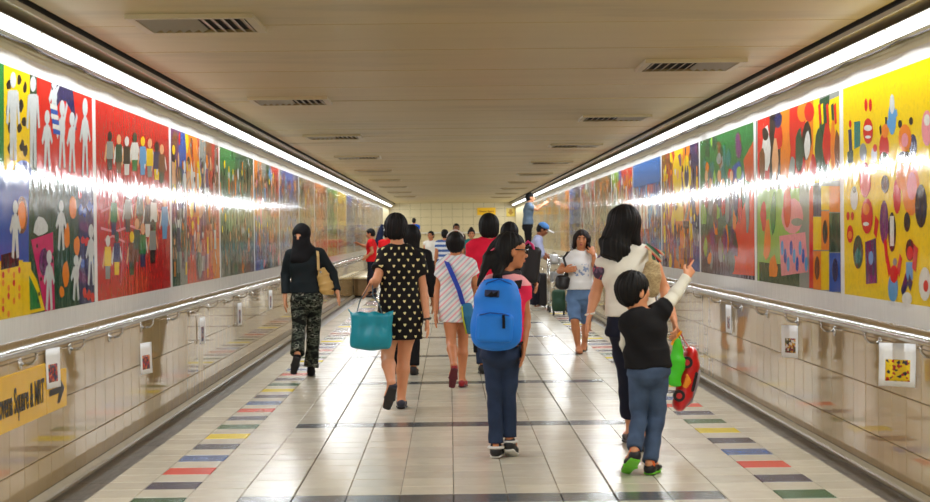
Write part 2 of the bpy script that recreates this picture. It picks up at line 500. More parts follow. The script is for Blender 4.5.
# vents
M_VF = mat('vent_frame_beige', (160, 142, 102), 0.4)
M_VS = mat('vent_slat_beige', (128, 114, 86), 0.4)
M_VD = mat('vent_dark', (16, 14, 12), 0.9)
ords = ['nearest', 'second', 'third', 'fourth', 'fifth', 'sixth', 'seventh', 'eighth', 'ninth', 'tenth']
for side, xa, xb, ys in (('left', -1.66, -1.0, [8.95 + 5.22 * i for i in range(9)]), ('right', 1.32, 2.0, [11.45 + 5.22 * i for i in range(9)])):
    for i, yv in enumerate(ys):
        root = empty('ceiling_vent', ((xa + xb) / 2, yv, ZC))
        tag(root, '%s square air vent in the %s row on the ceiling' % (ords[i], side), 'vent', 'ceiling air vents')
        h = 0.33; z0 = ZC - 0.022
        fr = MB(); w_ = 0.045
        fr.box((xa, yv - h, z0), (xb, yv - h + w_, ZC + 0.004)).box((xa, yv + h - w_, z0), (xb, yv + h, ZC + 0.004))
        fr.box((xa, yv - h + w_, z0), (xa + w_, yv + h - w_, ZC + 0.004)).box((xb - w_, yv - h + w_, z0), (xb, yv + h - w_, ZC + 0.004))
        fr.build('frame', M_VF, root)
        MB().box((xa + w_, yv - h + w_, ZC - 0.004), (xb - w_, yv + h - w_, ZC + 0.003)).build('dark_box', M_VD, root)
        n = 11
        if i < 4:
            for s_ in range(n):
                x = xa + w_ + (xb - xa - 2 * w_) * (s_ + 0.5) / n
                tl = 0.018 if s_ < n / 2 else -0.018
                MB().obox((x, yv, ZC - 0.013), (tl * 0.9, 0, 0.008), (0, h - w_, 0), (0.0008, 0, 0.0016)).build('slat', M_VS, root)
        else:
            q = MB()
            for s_ in range(n):
                x = xa + w_ + (xb - xa - 2 * w_) * (s_ + 0.5) / n
                q.obox((x, yv, ZC - 0.013), (0.016, 0, 0.008), (0, h - w_, 0), (0.0008, 0, 0.0016))
            o = q.build('slats', M_VS, root); o['kind'] = 'stuff'

# handrails
M_STEEL = mat('brushed_steel', (196, 194, 190), 0.22, metal=1.0)
for side, xw, yend, ph in (('left', XL, 46.0, 8.84), ('right', XR, 50.0, 8.60)):
    ii = 1 if side == 'left' else -1
    root = empty('handrail', (xw, 5, 0)); tag(root, 'round steel handrail on curved brackets along the %s wall' % side, 'handrail')
    xr = xw + ii * 0.09; zr = 0.89
    MB().tube([(xr, y, zr) for y in np.linspace(4.0, yend, 40)], 0.025, 14).build('rail', M_STEEL, root, True)
    y = ph - 1.155 * 3
    br = None
    while y < yend:
        if br is None:
            b = MB()
            b.tube([(xr, y, zr - 0.022), (xr, y, zr - 0.06), (xr - ii * 0.02, y, zr - 0.082), (xr - ii * 0.05, y, zr - 0.088), (xw, y, zr - 0.088)], 0.009, 8)
            b.disc((xw + ii * 0.004, y, zr - 0.088), (1, 0, 0), 0.032, 0.008, 16)
            b.obox((xr, y, zr - 0.024), (0.012, 0, 0), (0, 0.03, 0), (0, 0, 0.003))
            br = b.build('bracket', M_STEEL, root, True); y_first = y
        else:
            o = link('bracket', br.data, None, root, (0, y - y_first, 0))
        y += 1.155
# rail on the landing wall
rr = empty('landing_rail', (0, Y1, 0.6)); tag(rr, 'pale handrail across the end wall above the landing', 'handrail')
MB().tube([(XL + 0.2, Y1 - 0.1, 1.5), (XR - 0.9, Y1 - 0.1, 1.5)], 0.03, 10).build('rail', mat('pale_rail', (226, 222, 210), 0.3), rr, True)
for x in (-1.8, -0.9, 0.0, 0.9, 1.5):
    MB().tube([(x, Y1 - 0.1, 1.49), (x, Y1 - 0.1, 1.44), (x, Y1, 1.43)], 0.012, 8).build('bracket', M_STEEL, rr, True)

# low plinth by the left wall
pr = empty('plinth', (-2.1, 42.5, 0)); tag(pr, 'low brown stone plinth with cream top against the left wall', 'plinth')
MB().box((XL + 0.012, 39.4, 0.03), (-1.95, 45.7, 0.42)).build('body', mat('brown_stone', (136, 108, 68), 0.5, vary=0.12), pr)
MB().box((XL + 0.012, 39.36, 0.42), (-1.93, 45.74, 0.46)).build('top_slab', mat('cream_stone', (232, 216, 168), 0.4), pr)
MB().box((XL + 0.012, 39.42, 0.0), (-1.97, 45.68, 0.03)).build('foot', M_BLACK, pr)
# ------------------------------------------------------------------ murals: flat prints under a wrinkled glossy film
def filmfn_common(t):
    p = t.pos()
    n1 = t.noise(t.scaled(p, (1, 1, 0.5)), 9.0, 2.0, 0.6)
    n2 = t.noise(t.scaled(p, (1, 1, 0.35)), 3.2, 1.0)
    h = t.m('ADD', t.m('MULTIPLY', n1, 0.8), t.m('MULTIPLY', n2, 0.4))
    t.bump(h, 0.55, 0.006)
def printfn(t):
    a = t.new('ShaderNodeVertexColor', layer_name='Col')
    n = t.noise(t.pos(), 22.0, 3.0, 0.6)
    c = t.mix(t.m('MULTIPLY', t.m('ABSOLUTE', t.m('SUBTRACT', n, 0.5)), 0.9), a.outputs[0], rgba((60, 52, 60)))
    t.l.new(c, t.b.inputs['Base Color'])
    filmfn_common(t)
M_PRINT = mat('mural_print', (255, 255, 255), 0.085, 0.42, fn=printfn)
M_FILM = mat('white_mural_film', (240, 240, 240), 0.08, 0.6, fn=filmfn_common)

PAL = {'w': (226, 226, 220), 'k': (24, 22, 26), 'r': (212, 34, 28), 'y': (246, 206, 8), 'o': (238, 132, 28), 'g': (20, 130, 62), 'dg': (22, 74, 52),
       'b': (34, 84, 176), 'lb': (92, 160, 214), 'n': (30, 36, 92), 'p': (112, 50, 110), 'm': (206, 38, 104), 'br': (126, 74, 40), 't': (24, 122, 116),
       's': (232, 172, 124), 'gr': (140, 146, 142), 'pk': (238, 150, 160), 'lg': (140, 186, 74), 'lw': (206, 212, 214)}
class Print:
    def __init__(s, side, y0, y1, z0, z1, seed=0):
        s.side = side; s.y0, s.y1, s.z0, s.z1 = y0, y1, z0, z1; s.polys = []; s.r = random.Random(seed)
        s.X = XL if side == 'left' else XR
    def clip(s, pts): return [(min(max(a, s.y0), s.y1), min(max(b, s.z0), s.z1)) for a, b in pts]
    def poly(s, pts, c, layer=1):
        if isinstance(c, str): c = PAL[c]
        s.polys.append((s.clip(pts), c, layer))
    # metres on the wall
    def rect(s, a0, b0, a1, b1, c, layer=1):
        s.poly([(a0, b0), (a1, b0), (a1, b1), (a0, b1)], c, layer)
    def ell(s, a, b, ra, rb, c, layer=2, n=14, wob=0.0, rot=0.0):
        pts = []
        for i in range(n):
            t = 2 * math.pi * i / n; k = 1 + wob * s.r.uniform(-1, 1)
            x, y = ra * k * math.cos(t), rb * k * math.sin(t)
            pts.append((a + x * math.cos(rot) - y * math.sin(rot), b + x * math.sin(rot) + y * math.cos(rot)))
        s.poly(pts, c, layer)
    def bar(s, a0, b0, a1, b1, w, c, layer=2):
        dx, dy = a1 - a0, b1 - b0; L = math.hypot(dx, dy) + 1e-6; nx, ny = -dy / L * w / 2, dx / L * w / 2
        s.poly([(a0 + nx, b0 + ny), (a1 + nx * .8, b1 + ny * .8), (a1 - nx * .8, b1 - ny * .8), (a0 - nx, b0 - ny)], c, layer)
    def doll(s, a, b, h, body, head='s', legs=None, hair=None, arms=None, w=1.0, layer=3, up=False):
        """a simple painted figure, feet at b"""
        legs = legs or body; arms = arms or head
        for q in (-1, 1):
            s.bar(a + q * .07 * h * w, b + .38 * h, a + q * .09 * h * w, b, .09 * h * w, legs, layer)
            s.bar(a + q * .12 * h * w, b + .66 * h, a + q * .25 * h * w, b + (.86 if up else .4) * h, .065 * h * w, arms, layer)
        s.poly([(a - .15 * h * w, b + .33 * h), (a + .15 * h * w, b + .33 * h), (a + .13 * h * w, b + .70 * h), (a - .13 * h * w, b + .70 * h)], body, layer + 1)
        s.ell(a, b + .84 * h, .115 * h * w, .14 * h, head, layer + 2)
        if hair: s.ell(a, b + .91 * h, .125 * h * w, .085 * h, hair, layer + 3)
    # pixels of the photograph laid on the wall plane
    def q(s, x, y): return on_wall(x, y, s.X)
    def prect(s, pts, c, layer=1): s.poly([s.q(x, y) for x, y in pts], c, layer)
    def pell(s, x, y, rx, ry, c, layer=2, n=14, wob=0.0):
        pts = []
        for i in range(n):
            t = 2 * math.pi * i / n; k = 1 + wob * s.r.uniform(-1, 1)
            pts.append(s.q(x + rx * k * math.cos(t), y + ry * k * math.sin(t)))
        s.poly(pts, c, layer)
    def pline(s, pts, w, c, layer=2):
        Q = [s.q(x, y) for x, y in pts]
        for i in range(len(Q) - 1): s.bar(Q[i][0], Q[i][1], Q[i + 1][0], Q[i + 1][1], w, c, layer)
    def build(s, root, bg):
        ii = 1 if s.side == 'left' else -1
        vs, fs, cols = [], [], []
        allp = [([(s.y0, s.z0), (s.y1, s.z0), (s.y1, s.z1), (s.y0, s.z1)], PAL[bg] if isinstance(bg, str) else bg, 0)] + s.polys
        for k, (pts, c, layer) in enumerate(allp):
            area = sum(pts[i][0] * pts[(i + 1) % len(pts)][1] - pts[(i + 1) % len(pts)][0] * pts[i][1] for i in range(len(pts)))
            if abs(area) < 1e-5: continue
            if (area > 0) != (ii < 0): pts = pts[::-1]
            if s.side == 'right': pass
            x = s.X + ii * (0.0042 + 0.0004 * layer + 0.000002 * k)
            b = len(vs); vs += [(x, a, z) for a, z in pts]; fs.append(list(range(b, b + len(pts)))); cols.append(c)
        o = mesh_world('print', vs, fs, M_PRINT, root)
        me = o.data
        at = me.color_attributes.new('Col', 'FLOAT_COLOR', 'CORNER')
        data = []
        for p_, c in zip(me.polygons, cols):
            data += list(rgba(c)) * p_.loop_total
        at.data.foreach_set('color', data)
        return o

def random_print(pr, bands, figs, seed, texture=40, rows=2):
    """columns of colour, brush blobs and rows of painted figures"""
    r = random.Random(seed); w = pr.y1 - pr.y0; h = pr.z1 - pr.z0
    tot = sum(b[1] for b in bands); a = pr.y0
    for c, k, split in bands:
        a1 = a + w * k / tot
        if split is None: pr.rect(a, pr.z0, a1, pr.z1, c, 1)
        else:
            zs = pr.z0 + h * split[1]
            pr.rect(a, zs, a1, pr.z1, c, 1); pr.rect(a, pr.z0, a1, zs, split[0], 1)
        a = a1
    pal = [f for f in figs]
    for i in range(texture):
        pr.ell(r.uniform(pr.y0, pr.y1), r.uniform(pr.z0, pr.z1), r.uniform(.03, .16), r.uniform(.04, .2), r.choice(pal), 2, 9, 0.3, r.uniform(0, 3))
    for i in range(texture):       # small marks between the figures
        c = r.choice(pal + ['w', 'k', 's'])
        if r.random() < .5: pr.ell(r.uniform(pr.y0, pr.y1), r.uniform(pr.z0, pr.z1), r.uniform(.015, .05), r.uniform(.02, .07), c, 8, 8, 0.25)
        else:
            a, b, g = r.uniform(pr.y0, pr.y1), r.uniform(pr.z0, pr.z1), r.uniform(-1.6, 1.6)
            pr.bar(a, b, a + .18 * math.cos(g), b + .18 * math.sin(g), r.uniform(.012, .035), c, 8)
    for row in range(rows):
        zb = pr.z0 + h * (0.06 + row * 0.9 / rows)
        a = pr.y0 + 0.12
        while a < pr.y1 - 0.1:
            fh = h * 0.8 / rows * r.uniform(.7, 1.05)
            pr.doll(a, zb + r.uniform(0, .06), fh, r.choice(pal), r.choice(['s', 's', 'w', 'o', 'k']), r.choice(pal), r.choice(['k', 'br', None, 'y']), w=r.uniform(.8, 1.3), up=r.random() < .35)
            a += r.uniform(.18, .36)

ordn = ['first', 'second', 'third', 'fourth', 'fifth', 'sixth', 'seventh', 'eighth', 'ninth', 'tenth', 'eleventh', 'twelfth', 'thirteenth', 'fourteenth', 'fifteenth', 'sixteenth', 'seventeenth', 'eighteenth']
def mural(side, i, ya, yb, label):
    root = empty('mural_panel', (XL if side == 'left' else XR, (ya + yb) / 2, 0.93))
    tag(root, label, 'mural', 'mural panels on the %s wall' % side)
    xw = XL if side == 'left' else XR; ii = 1 if side == 'left' else -1
    lo, hi = sorted((xw, xw + ii * 0.004))
    MB().box((lo, ya + 0.001, 0.93), (hi, yb - 0.001, 2.44)).build('backing_sheet', M_FILM, root)
    return root

PL = [(10.76 + 2.92 * (k - 1), 10.76 + 2.92 * k) for k in range(0, 18)]
PR_ = [(10.67 + 3.03 * (k - 1), 10.67 + 3.03 * k) for k in range(0, 17)]
ZB, ZT = 1.055, 2.36
# ---- left wall
# first panel: yellow and red halves with white cut-out figures
ya, yb = PL[0]; root = mural('left', 0, ya, yb, 'yellow and red mural of white cut-out figures, nearest on the left wall')
p = Print('left', ya + .05, yb - .05, ZB, ZT, 1)
p.prect([(-60, 20), (3, 60), (3, 175), (-60, 165)], 'g', 1)
p.prect([(3, 62), (29, 72), (29, 170), (3, 170)], 'y', 1)
p.prect([(29, 72), (36, 76), (36, 172), (29, 172)], 'dg', 1)
p.prect([(36, 74), (97, 98), (97, 182), (36, 178)], 'r', 1)
p.prect([(50, 78), (72, 88), (76, 130), (54, 124)], 'n', 2); p.pell(62, 142, 12, 42, 'r', 3)
for x, y in ((8, 84), (18, 80), (24, 88), (7, 110), (20, 106), (23, 122), (9, 128), (19, 128), (9, 148), (21, 146), (24, 150), (14, 96)): p.pell(x, y, 2.2, 6, 'k', 2, 8, .3)
p.prect([(-60, 165), (28, 172), (28, 262), (-60, 262)], 'b', 1)
p.pell(22, 172, 9, 12, 'b', 2)
p.pell(21, 215, 6, 19, 'br', 2); p.pell(21, 215, 4, 14, 'o', 3)
p.prect([(-60, 264), (22, 260), (22, 330), (-60, 345)], 'y', 1)
for i in range(26): p.pell(-14 + (i % 7) * 5.4, 270 + (i // 7) * 13 + (i % 2) * 5, 1.3, 3.6, 'o' if i % 3 else 'r', 2, 8)
p.prect([(0, 255), (18, 250), (18, 266), (0, 270)], 'k', 2)
p.prect([(28, 172), (97, 182), (97, 305), (28, 318)], 'dg', 1)
p.prect([(22, 262), (30, 262), (30, 320), (22, 322)], 'y', 2)
p.prect([(30, 240), (52, 232), (54, 312), (44, 312), (38, 280)], 'm', 3)
p.pell(43, 262, 5, 14, 'p', 4)
for i in range(14): p.pell(36 + (i * 7) % 17, 246 + (i * 11) % 62, 1, 2.4, 'k', 5, 6)
p.prect([(26, 262), (36, 280), (44, 310), (28, 314)], 'y', 3); p.prect([(28, 275), (36, 292), (40, 308), (29, 310)], 'g', 4)
p.prect([(77, 180), (97, 184), (97, 303), (79, 306)], 'n', 2)
for i in range(22): p.pell(79 + (i * 5) % 17, 195 + (i * 17) % 104, 2.2, 5, ('r', 'b', 'p')[i % 3], 3, 8, .3)
for x, y, a, b in ((72, 208, 3.5, 12), (66, 236, 3, 13), (76, 246, 3, 10), (65, 274, 3.4, 13), (61, 292, 2.5, 6)): p.pell(x, y, a, b, 'o', 3, 10, .1)
for x, yt, yb_ in ((12, 74, 160), (32, 78, 168)):       # tall white figures
    p.pell(x, yt + 6, 3, 8, 'lw', 5); p.prect([(x - 4, yt + 16), (x + 4, yt + 16), (x + 3, yt + 55), (x - 3, yt + 55)], 'lw', 5)
    p.pline([(x - 4, yt + 18), (x - 6, yt + 50)], .05, 'lw', 5); p.pline([(x + 4, yt + 18), (x + 6, yt + 50)], .05, 'lw', 5)
    p.pline([(x - 1.5, yt + 50), (x - 2, yb_)], .07, 'lw', 5); p.pline([(x + 1.5, yt + 50), (x + 2, yb_)], .07, 'lw', 5)
for x, y0_, y1_, k in ((46, 110, 170, 1), (61, 100, 168, 1), (71, 112, 172, 1), (84, 98, 176, 1), (53, 80, 118, 0), (14, 200, 258, 1), (60, 200, 250, 1), (75, 255, 300, 1), (90, 224, 285, 1), (48, 250, 310, 1)):
    hh = y1_ - y0_
    p.pell(x, y0_ + hh * .12, 2.6, hh * .12, 'lw', 6); p.pell(x, y0_ + hh * .42, 3, hh * .2, 'lw', 6)
    p.pline([(x - 1, y0_ + hh * .5), (x - 2.5, y1_)], .06, 'lw', 6); p.pline([(x + 1, y0_ + hh * .5), (x + 2.5, y1_)], .06, 'lw', 6)
    p.pline([(x - 2, y0_ + hh * .3), (x - 5, y0_ + hh * .55)], .045, 'lw', 6); p.pline([(x + 2, y0_ + hh * .3), (x + 5, y0_ + hh * (.05 if x % 2 else .55))], .045, 'lw', 6)
for i in range(6): p.pline([(49 + i * .6, 106 + i * 5), (56 + i * .6, 108 + i * 5)], .03, 'b' if i % 2 else 'w', 7)
p.pell(40, 226, 8, 9, 'lw', 4, 10, .3)
p.build(root, 'g')
# second panel: red with two rows of figures
ya, yb = PL[1]; root = mural('left', 1, ya, yb, 'bright red mural with two rows of small figures on the left wall')
p = Print('left', ya + .05, yb - .05, ZB, ZT, 2)
cols = ['gr', 'dg', 'k', 'w', 'lb', 'y', 'n', 'br', 'g']
r_ = random.Random(3)
for i, (x, y) in enumerate(((109, 155), (118, 158), (126, 160), (134, 156), (142, 160), (149, 162), (156, 165), (161, 168), (113, 218), (127, 215), (139, 212), (147, 220), (153, 218), (164, 222), (107, 262), (116, 258), (131, 258), (142, 250), (152, 246), (136, 245))):
    h_ = 30 if i < 8 else 34
    c = cols[i % 9]
    p.pell(x, y - h_ * .62, 2.2, h_ * .17, ('k', 's', 'w', 'dg', 'y', 's')[i % 6], 5); p.prect([(x - 3, y - h_ * .45), (x + 3, y - h_ * .45), (x + 3.4, y + 4), (x - 3.4, y + 4)], c, 4)
    p.prect([(x - 2.6, y + 2), (x + 2.6, y + 2), (x + 2.2, y + h_ * .5), (x - 2.2, y + h_ * .5)], cols[(i * 5 + 2) % 9], 3)
    p.pline([(x - 3, y - 10), (x - 5, y + 6)], .05, ('s', 'w')[i % 2], 3); p.pline([(x + 3, y - 10), (x + 5, y + 2)], .05, ('s', 'w')[i % 2], 3)
for pts in ([(100, 212), (112, 206), (124, 212), (134, 204), (150, 208), (168, 214)], [(100, 228), (114, 232), (130, 226), (146, 232)], [(118, 215), (122, 245), (120, 285)], [(104, 240), (112, 236), (124, 242)]): p.pline(pts, .018, 'pk', 2)
p.build(root, (196, 22, 22))
# others
LSPEC = [
 ('purple, blue and orange striped mural crowded with figures, third on the left wall', [('p', 1, ('dg', .4)), ('b', 1, ('gr', .5)), ('o', 2, ('r', .45)), ('gr', 1, ('p', .5)), ('br', 1, ('r', .4)), ('r', 1.2, ('o', .3))], ['o', 'r', 'gr', 'br', 'n', 'y', 'p', 'w', 's', 'dg'], 'p'),
 ('green mural with orange and grey figures, fourth on the left wall', [('g', 3, ('dg', .35)), ('dg', 3, ('br', .3)), ('dg', 1, ('n', .4))], ['dg', 'g', 'br', 'o', 'gr', 'dg', 'dg', 't'], 'dg'),
 ('orange, green and red mural of tall narrow figures, fifth on the left wall', [('o', 1.5, ('b', .5)), ('gr', 1, ('p', .4)), ('dg', 1, None), ('r', 2, ('gr', .5))], ['o', 'r', 'dg', 'gr', 'lb', 'pk', 'n'], 'o'),
 ('deep blue mural with orange figures, sixth on the left wall', [('b', 3, ('gr', .4)), ('b', 1.5, ('o', .4)), ('n', 1, None)], ['b', 'lb', 'o', 'br', 'gr', 'r', 'n'], 'b'),
 ('brown and green mural, seventh on the left wall', [('dg', 1, None), ('br', 2, ('o', .4)), ('gr', 1, None)], ['br', 'dg', 'gr', 'o', 'r', 'y'], 'br'),
 ('orange-brown mural, eighth on the left wall', [('o', 2, ('br', .4)), ('br', 1, None)], ['o', 'br', 'r', 'gr'], 'o'),
 ('pale green mural, ninth on the left wall', [('g', 2, ('lg', .4)), ('lg', 1, None)], ['g', 'dg', 'gr', 'o'], 'g'),
 ('yellow mural, tenth on the left wall', [('y', 3, ('gr', .4)), ('y', 1, None)], ['y', 'o', 'gr', 'br'], 'y'),
 ('blue mural with grey figures, eleventh on the left wall', [('b', 2, ('gr', .5)), ('n', 1, None)], ['b', 'gr', 'lb', 'n'], 'b')]
for k in range(2, 17):
    ya, yb = PL[k]
    lab, bands, figs, bg = LSPEC[min(k - 2, 8)] if k < 11 else ('faded multicoloured mural, %s on the left wall' % ordn[k], [('gr', 1, None), ('br', 1, ('o', .5)), ('b', 1, ('gr', .4)), ('gr', 1, None)], ['gr', 'o', 'b', 'br', 'w'], 'gr')
    root = mural('left', k, ya, yb, lab)
    p = Print('left', ya + .05, yb - .05, ZB, ZT, 10 + k)
    random_print(p, bands, figs, 40 + k, 46 if k < 8 else 24, 2)
    p.build(root, bg)
# one more panel on each wall, beside and behind the viewer
for side_, (ya, yb), nth in (('left', (4.90, 7.82), 5), ('right', (4.59, 7.62), 6)):
    root = mural(side_, 0, ya, yb, 'multicoloured mural on the %s wall, nearer than the yellow one' % side_)
    p = Print(side_, ya + .05, yb - .05, ZB, ZT, 90 + nth)
    random_print(p, [('b', 1, ('o', .4)), ('r', 1.4, ('g', .5)), ('y', 1, ('p', .4)), ('t', 1, ('m', .4))], ['o', 'r', 'y', 'b', 'g', 'w', 'm', 'n'], 95 + nth, 46, 2)
    p.build(root, 'b')
# ---- right wall
ya, yb = PR_[0]; root = mural('right', 0, ya, yb, 'yellow mural with red and teal cartoon figures, nearest on the right wall')
p = Print('right', ya + .05, yb - .05, ZB, ZT, 20)
def ears(x, y, h_, c, L=3):
    p.pell(x - 2.2, y - h_, 1.6, h_ * .55, c, L); p.pell(x + 2.2, y - h_, 1.6, h_ * .55, c, L)
p.prect([(855, 122), (861, 121), (861, 146), (855, 149)], 't', 2); p.prect([(849, 130), (852, 129), (853, 150), (850, 152)], 'n', 2); p.pell(851, 124, 1.4, 4, 'r', 3); p.prect([(848, 152), (854, 150), (854, 162), (848, 164)], 'dg', 2)
p.pell(869, 131, 5, 13, 'r', 4); ears(869, 117, 12, 'r'); p.pell(869, 128, 4, 3, 'w', 5); p.pell(869, 137, 3, 1.5, 'w', 5)
p.pell(893, 119, 4, 16, 'lb', 3); p.pell(893, 104, 2.4, 10, 'lw', 3); p.pline([(888, 125), (898, 112)], .05, 'lb', 3)
p.pell(885, 148, 5, 15, 'r', 3); p.pell(886, 131, 3.6, 7, 'o', 4); p.pline([(881, 126), (882, 134)], .04, 'k', 5); p.pline([(887, 117), (887, 124)], .04, 'k', 5); p.pell(885, 160, 5, 8, 'dg', 4)
p.pell(906, 138, 6.5, 14, 'o', 4); p.pell(906, 140, 3.4, 7, 'pk', 5); p.pell(901, 124, 2, 4, 'k', 3); p.pell(912, 121, 2, 4, 'k', 3); p.pell(914, 146, 4, 12, 'n', 3); p.pell(906, 158, 8, 7, 'k', 3)
p.pell(928, 128, 5.5, 18, 'pk', 3); p.pell(928, 120, 3, 6, 'w', 4)
p.pell(875, 155, 3, 8, 'w', 3); p.pell(876, 148, 2, 4, 'r', 4); p.pell(864, 152, 3.6, 9, 'gr', 3)
p.pell(866, 180, 5.6, 18, 'r', 4); p.pell(868, 216, 6, 18, 'r', 4); ears(868, 198, 14, 'r'); p.pell(867, 209, 3.5, 6, 'o', 5); p.pell(867, 224, 3, 2, 'w', 5)
p.pell(851, 234, 3.2, 9, 'r', 4); ears(851, 224, 8, 'r'); p.pell(851, 235, 2.2, 4, 'o', 5)
p.pell(855, 198, 3.8, 12, 'w', 3); p.pell(855, 190, 2, 3, 'k', 4)
p.pell(885, 222, 4.4, 22, 'p', 3); p.pell(886, 184, 4, 9, 'k', 3); p.pline([(878, 218), (876, 236)], .09, 'r', 3); p.pline([(886, 240), (888, 262)], .07, 'r', 3)
p.pell(893, 232, 4, 20, 'k', 4); p.prect([(891, 216), (895, 216), (895, 246), (891, 246)], 'w', 5)
p.pell(898, 196, 4, 18, 'r', 3); p.pell(912, 190, 9, 26, 'o', 3); p.pell(913, 186, 5, 14, 'pk', 4); p.pell(922, 206, 6, 22, 'k', 4); p.pell(908, 222, 3.2, 10, 'k', 4); p.pell(903, 176, 6, 14, 'o', 4)
p.pell(859, 252, 5, 17, 'dg', 4); p.pell(859, 256, 3, 8, 't', 5); p.prect([(866, 242), (877, 238), (878, 283), (867, 284)], 'n', 4); p.pell(872, 258, 2.4, 7, 'lb', 5); p.prect([(868, 276), (877, 275), (877, 283), (868, 284)], 'p', 5)
p.pell(894, 288, 5, 15, 'lb', 4); p.pell(895, 274, 4, 9, 'r', 5); p.pline([(891, 274), (888, 258)], .07, 'r', 4); p.pline([(899, 274), (902, 256)], .07, 'r', 4); p.pell(896, 262, 2, 4, 'gr', 5)
p.pell(911, 250, 4.4, 11, 'k', 4); p.pell(911, 253, 3.2, 7, 'r', 5); p.prect([(907, 262), (914, 262), (914, 280), (907, 280)], 'lb', 4); p.pline([(917, 246), (915, 270)], .09, 'r', 4); p.pline([(908, 278), (903, 294)], .08, 'n', 4); p.pline([(912, 278), (910, 288)], .08, 'n', 4)
p.pell(926, 284, 6, 17, 'w', 4); p.pell(927, 286, 2.6, 6, 'r', 5); p.pell(908, 299, 5, 7, 'w', 4)
p.build(root, (243, 208, 6))
ya, yb = PR_[1]; root = mural('right', 1, ya, yb, 'mural with red and orange stripes above a pink cake, second on the right wall')
p = Print('right', ya + .05, yb - .05, ZB, ZT, 21)
for x0, x1, c in ((758, 770, 'r'), (770, 781, 'k'), (781, 790, 'o'), (790, 797, 'r'), (797, 806, 'r'), (806, 814, 'o'), (814, 820, 'y'), (820, 830, 'dg'), (830, 842, 'y')):
    p.prect([(x0, 100), (x1, 95), (x1, 190), (x0, 190)], c, 1)
p.prect([(758, 190), (800, 188), (800, 288), (758, 282)], 'lg', 1); p.prect([(800, 185), (842, 180), (842, 290), (800, 288)], 'gr', 1)
for x, c in ((796, 'r'), (803, 'o'), (810, 'r')): p.pell(x, 112, 5, 10, c, 3)
for i in range(8): p.pline([(820 + i * 2.6, 104), (821 + i * 2.6, 124)], .07, ('r', 'y', 'dg')[i % 3], 3)
for x, y, a, b, c in ((767, 148, 4, 22, 'w'), (766, 134, 3, 7, 'k'), (779, 136, 4, 14, 'r'), (779, 120, 4, 8, 'n'), (776, 160, 3, 20, 's'), (787, 150, 4, 25, 'o'), (807, 142, 5, 20, 'k'), (808, 145, 3, 14, 'w'), (800, 150, 4, 22, 'dg'), (820, 150, 4, 24, 'dg'), (828, 146, 5, 22, 'r'), (834, 148, 3, 28, 'o'), (838, 150, 3, 20, 'br'), (763, 165, 3, 18, 'br'), (814, 168, 3, 14, 'r'), (793, 170, 3, 16, 'gr')):
    p.pell(x, y, a, b, c, 4, 10, .15)
p.prect([(780, 236), (806, 232), (809, 272), (782, 276)], 'pk', 3); p.pell(793, 216, 11, 18, 'pk', 3); p.pell(788, 206, 4, 22, 'r', 4); p.pell(798, 222, 6, 4, 'gr', 5)
for i in range(9): p.pell(783 + i * 3, 248 + (i % 3) * 8, 1.6, 8, 'b' if i % 2 else 'lb', 5, 8)
p.prect([(760, 262), (800, 266), (800, 290), (760, 284)], 'dg', 2); p.pell(774, 268, 4, 12, 'o', 4, 10, .3); p.pell(768, 240, 4, 20, 'o', 3, 10, .3); p.pell(774, 215, 3, 22, 'g', 3, 10, .2); p.pell(764, 215, 3, 16, 'r', 3, 10, .2)
for x0, x1, y0_, y1_, c in ((810, 814, 186, 288, 'r'), (814, 822, 186, 216, 'n'), (814, 822, 217, 250, 'y'), (814, 822, 251, 290, 'o'), (822, 830, 186, 210, 'y'), (822, 830, 211, 250, 'o'), (822, 830, 251, 290, 'y'), (830, 842, 186, 212, 'o'), (830, 842, 213, 252, 'dg'), (830, 842, 253, 292, 'b')):
    p.prect([(x0, y0_), (x1, y0_), (x1, y1_), (x0, y1_)], c, 3)
p.pell(826, 232, 2.5, 12, 'k', 5); p.pell(836, 270, 3, 12, 'n', 5); p.pell(818, 268, 2.5, 12, 'br', 5)
p.build(root, 'gr')
ya, yb = PR_[2]; root = mural('right', 2, ya, yb, 'mural with green top and a bright orange-red patch, third on the right wall')
p = Print('right', ya + .05, yb - .05, ZB, ZT, 22)
p.rect(ya, 1.85, yb, ZT, (14, 120, 58), 1); p.rect(ya, 1.0, yb, 1.35, (70, 44, 70), 1)
p.prect([(734, 232), (756, 180), (756, 276), (733, 274)], (232, 70, 30), 3); p.prect([(744, 160), (756, 140), (756, 184), (746, 180)], (206, 84, 40), 2)
p.pell(738, 176, 6, 14, 'b', 2, 10, .2)
r_ = random.Random(8)
for i in range(60):
    p.pell(r_.uniform(704, 740), r_.uniform(140, 262), r_.uniform(1.2, 3.2), r_.uniform(5, 15), r_.choice(['br', 'gr', 'dg', 'o', 'r', 'p', 'lg', 't']), 3, 8, .3)
for i in range(9):
    x = 707 + i * 4.2; p.pell(x, 176 + (i % 3) * 8, 1.6, 6, 's', 5); p.pell(x, 194 + (i % 3) * 8, 2.2, 14, ('r', 'gr', 'br', 'n')[i % 4], 4)
p.pell(748, 208, 2, 22, 'gr', 5, 10, .2)
p.build(root, (70, 110, 80))
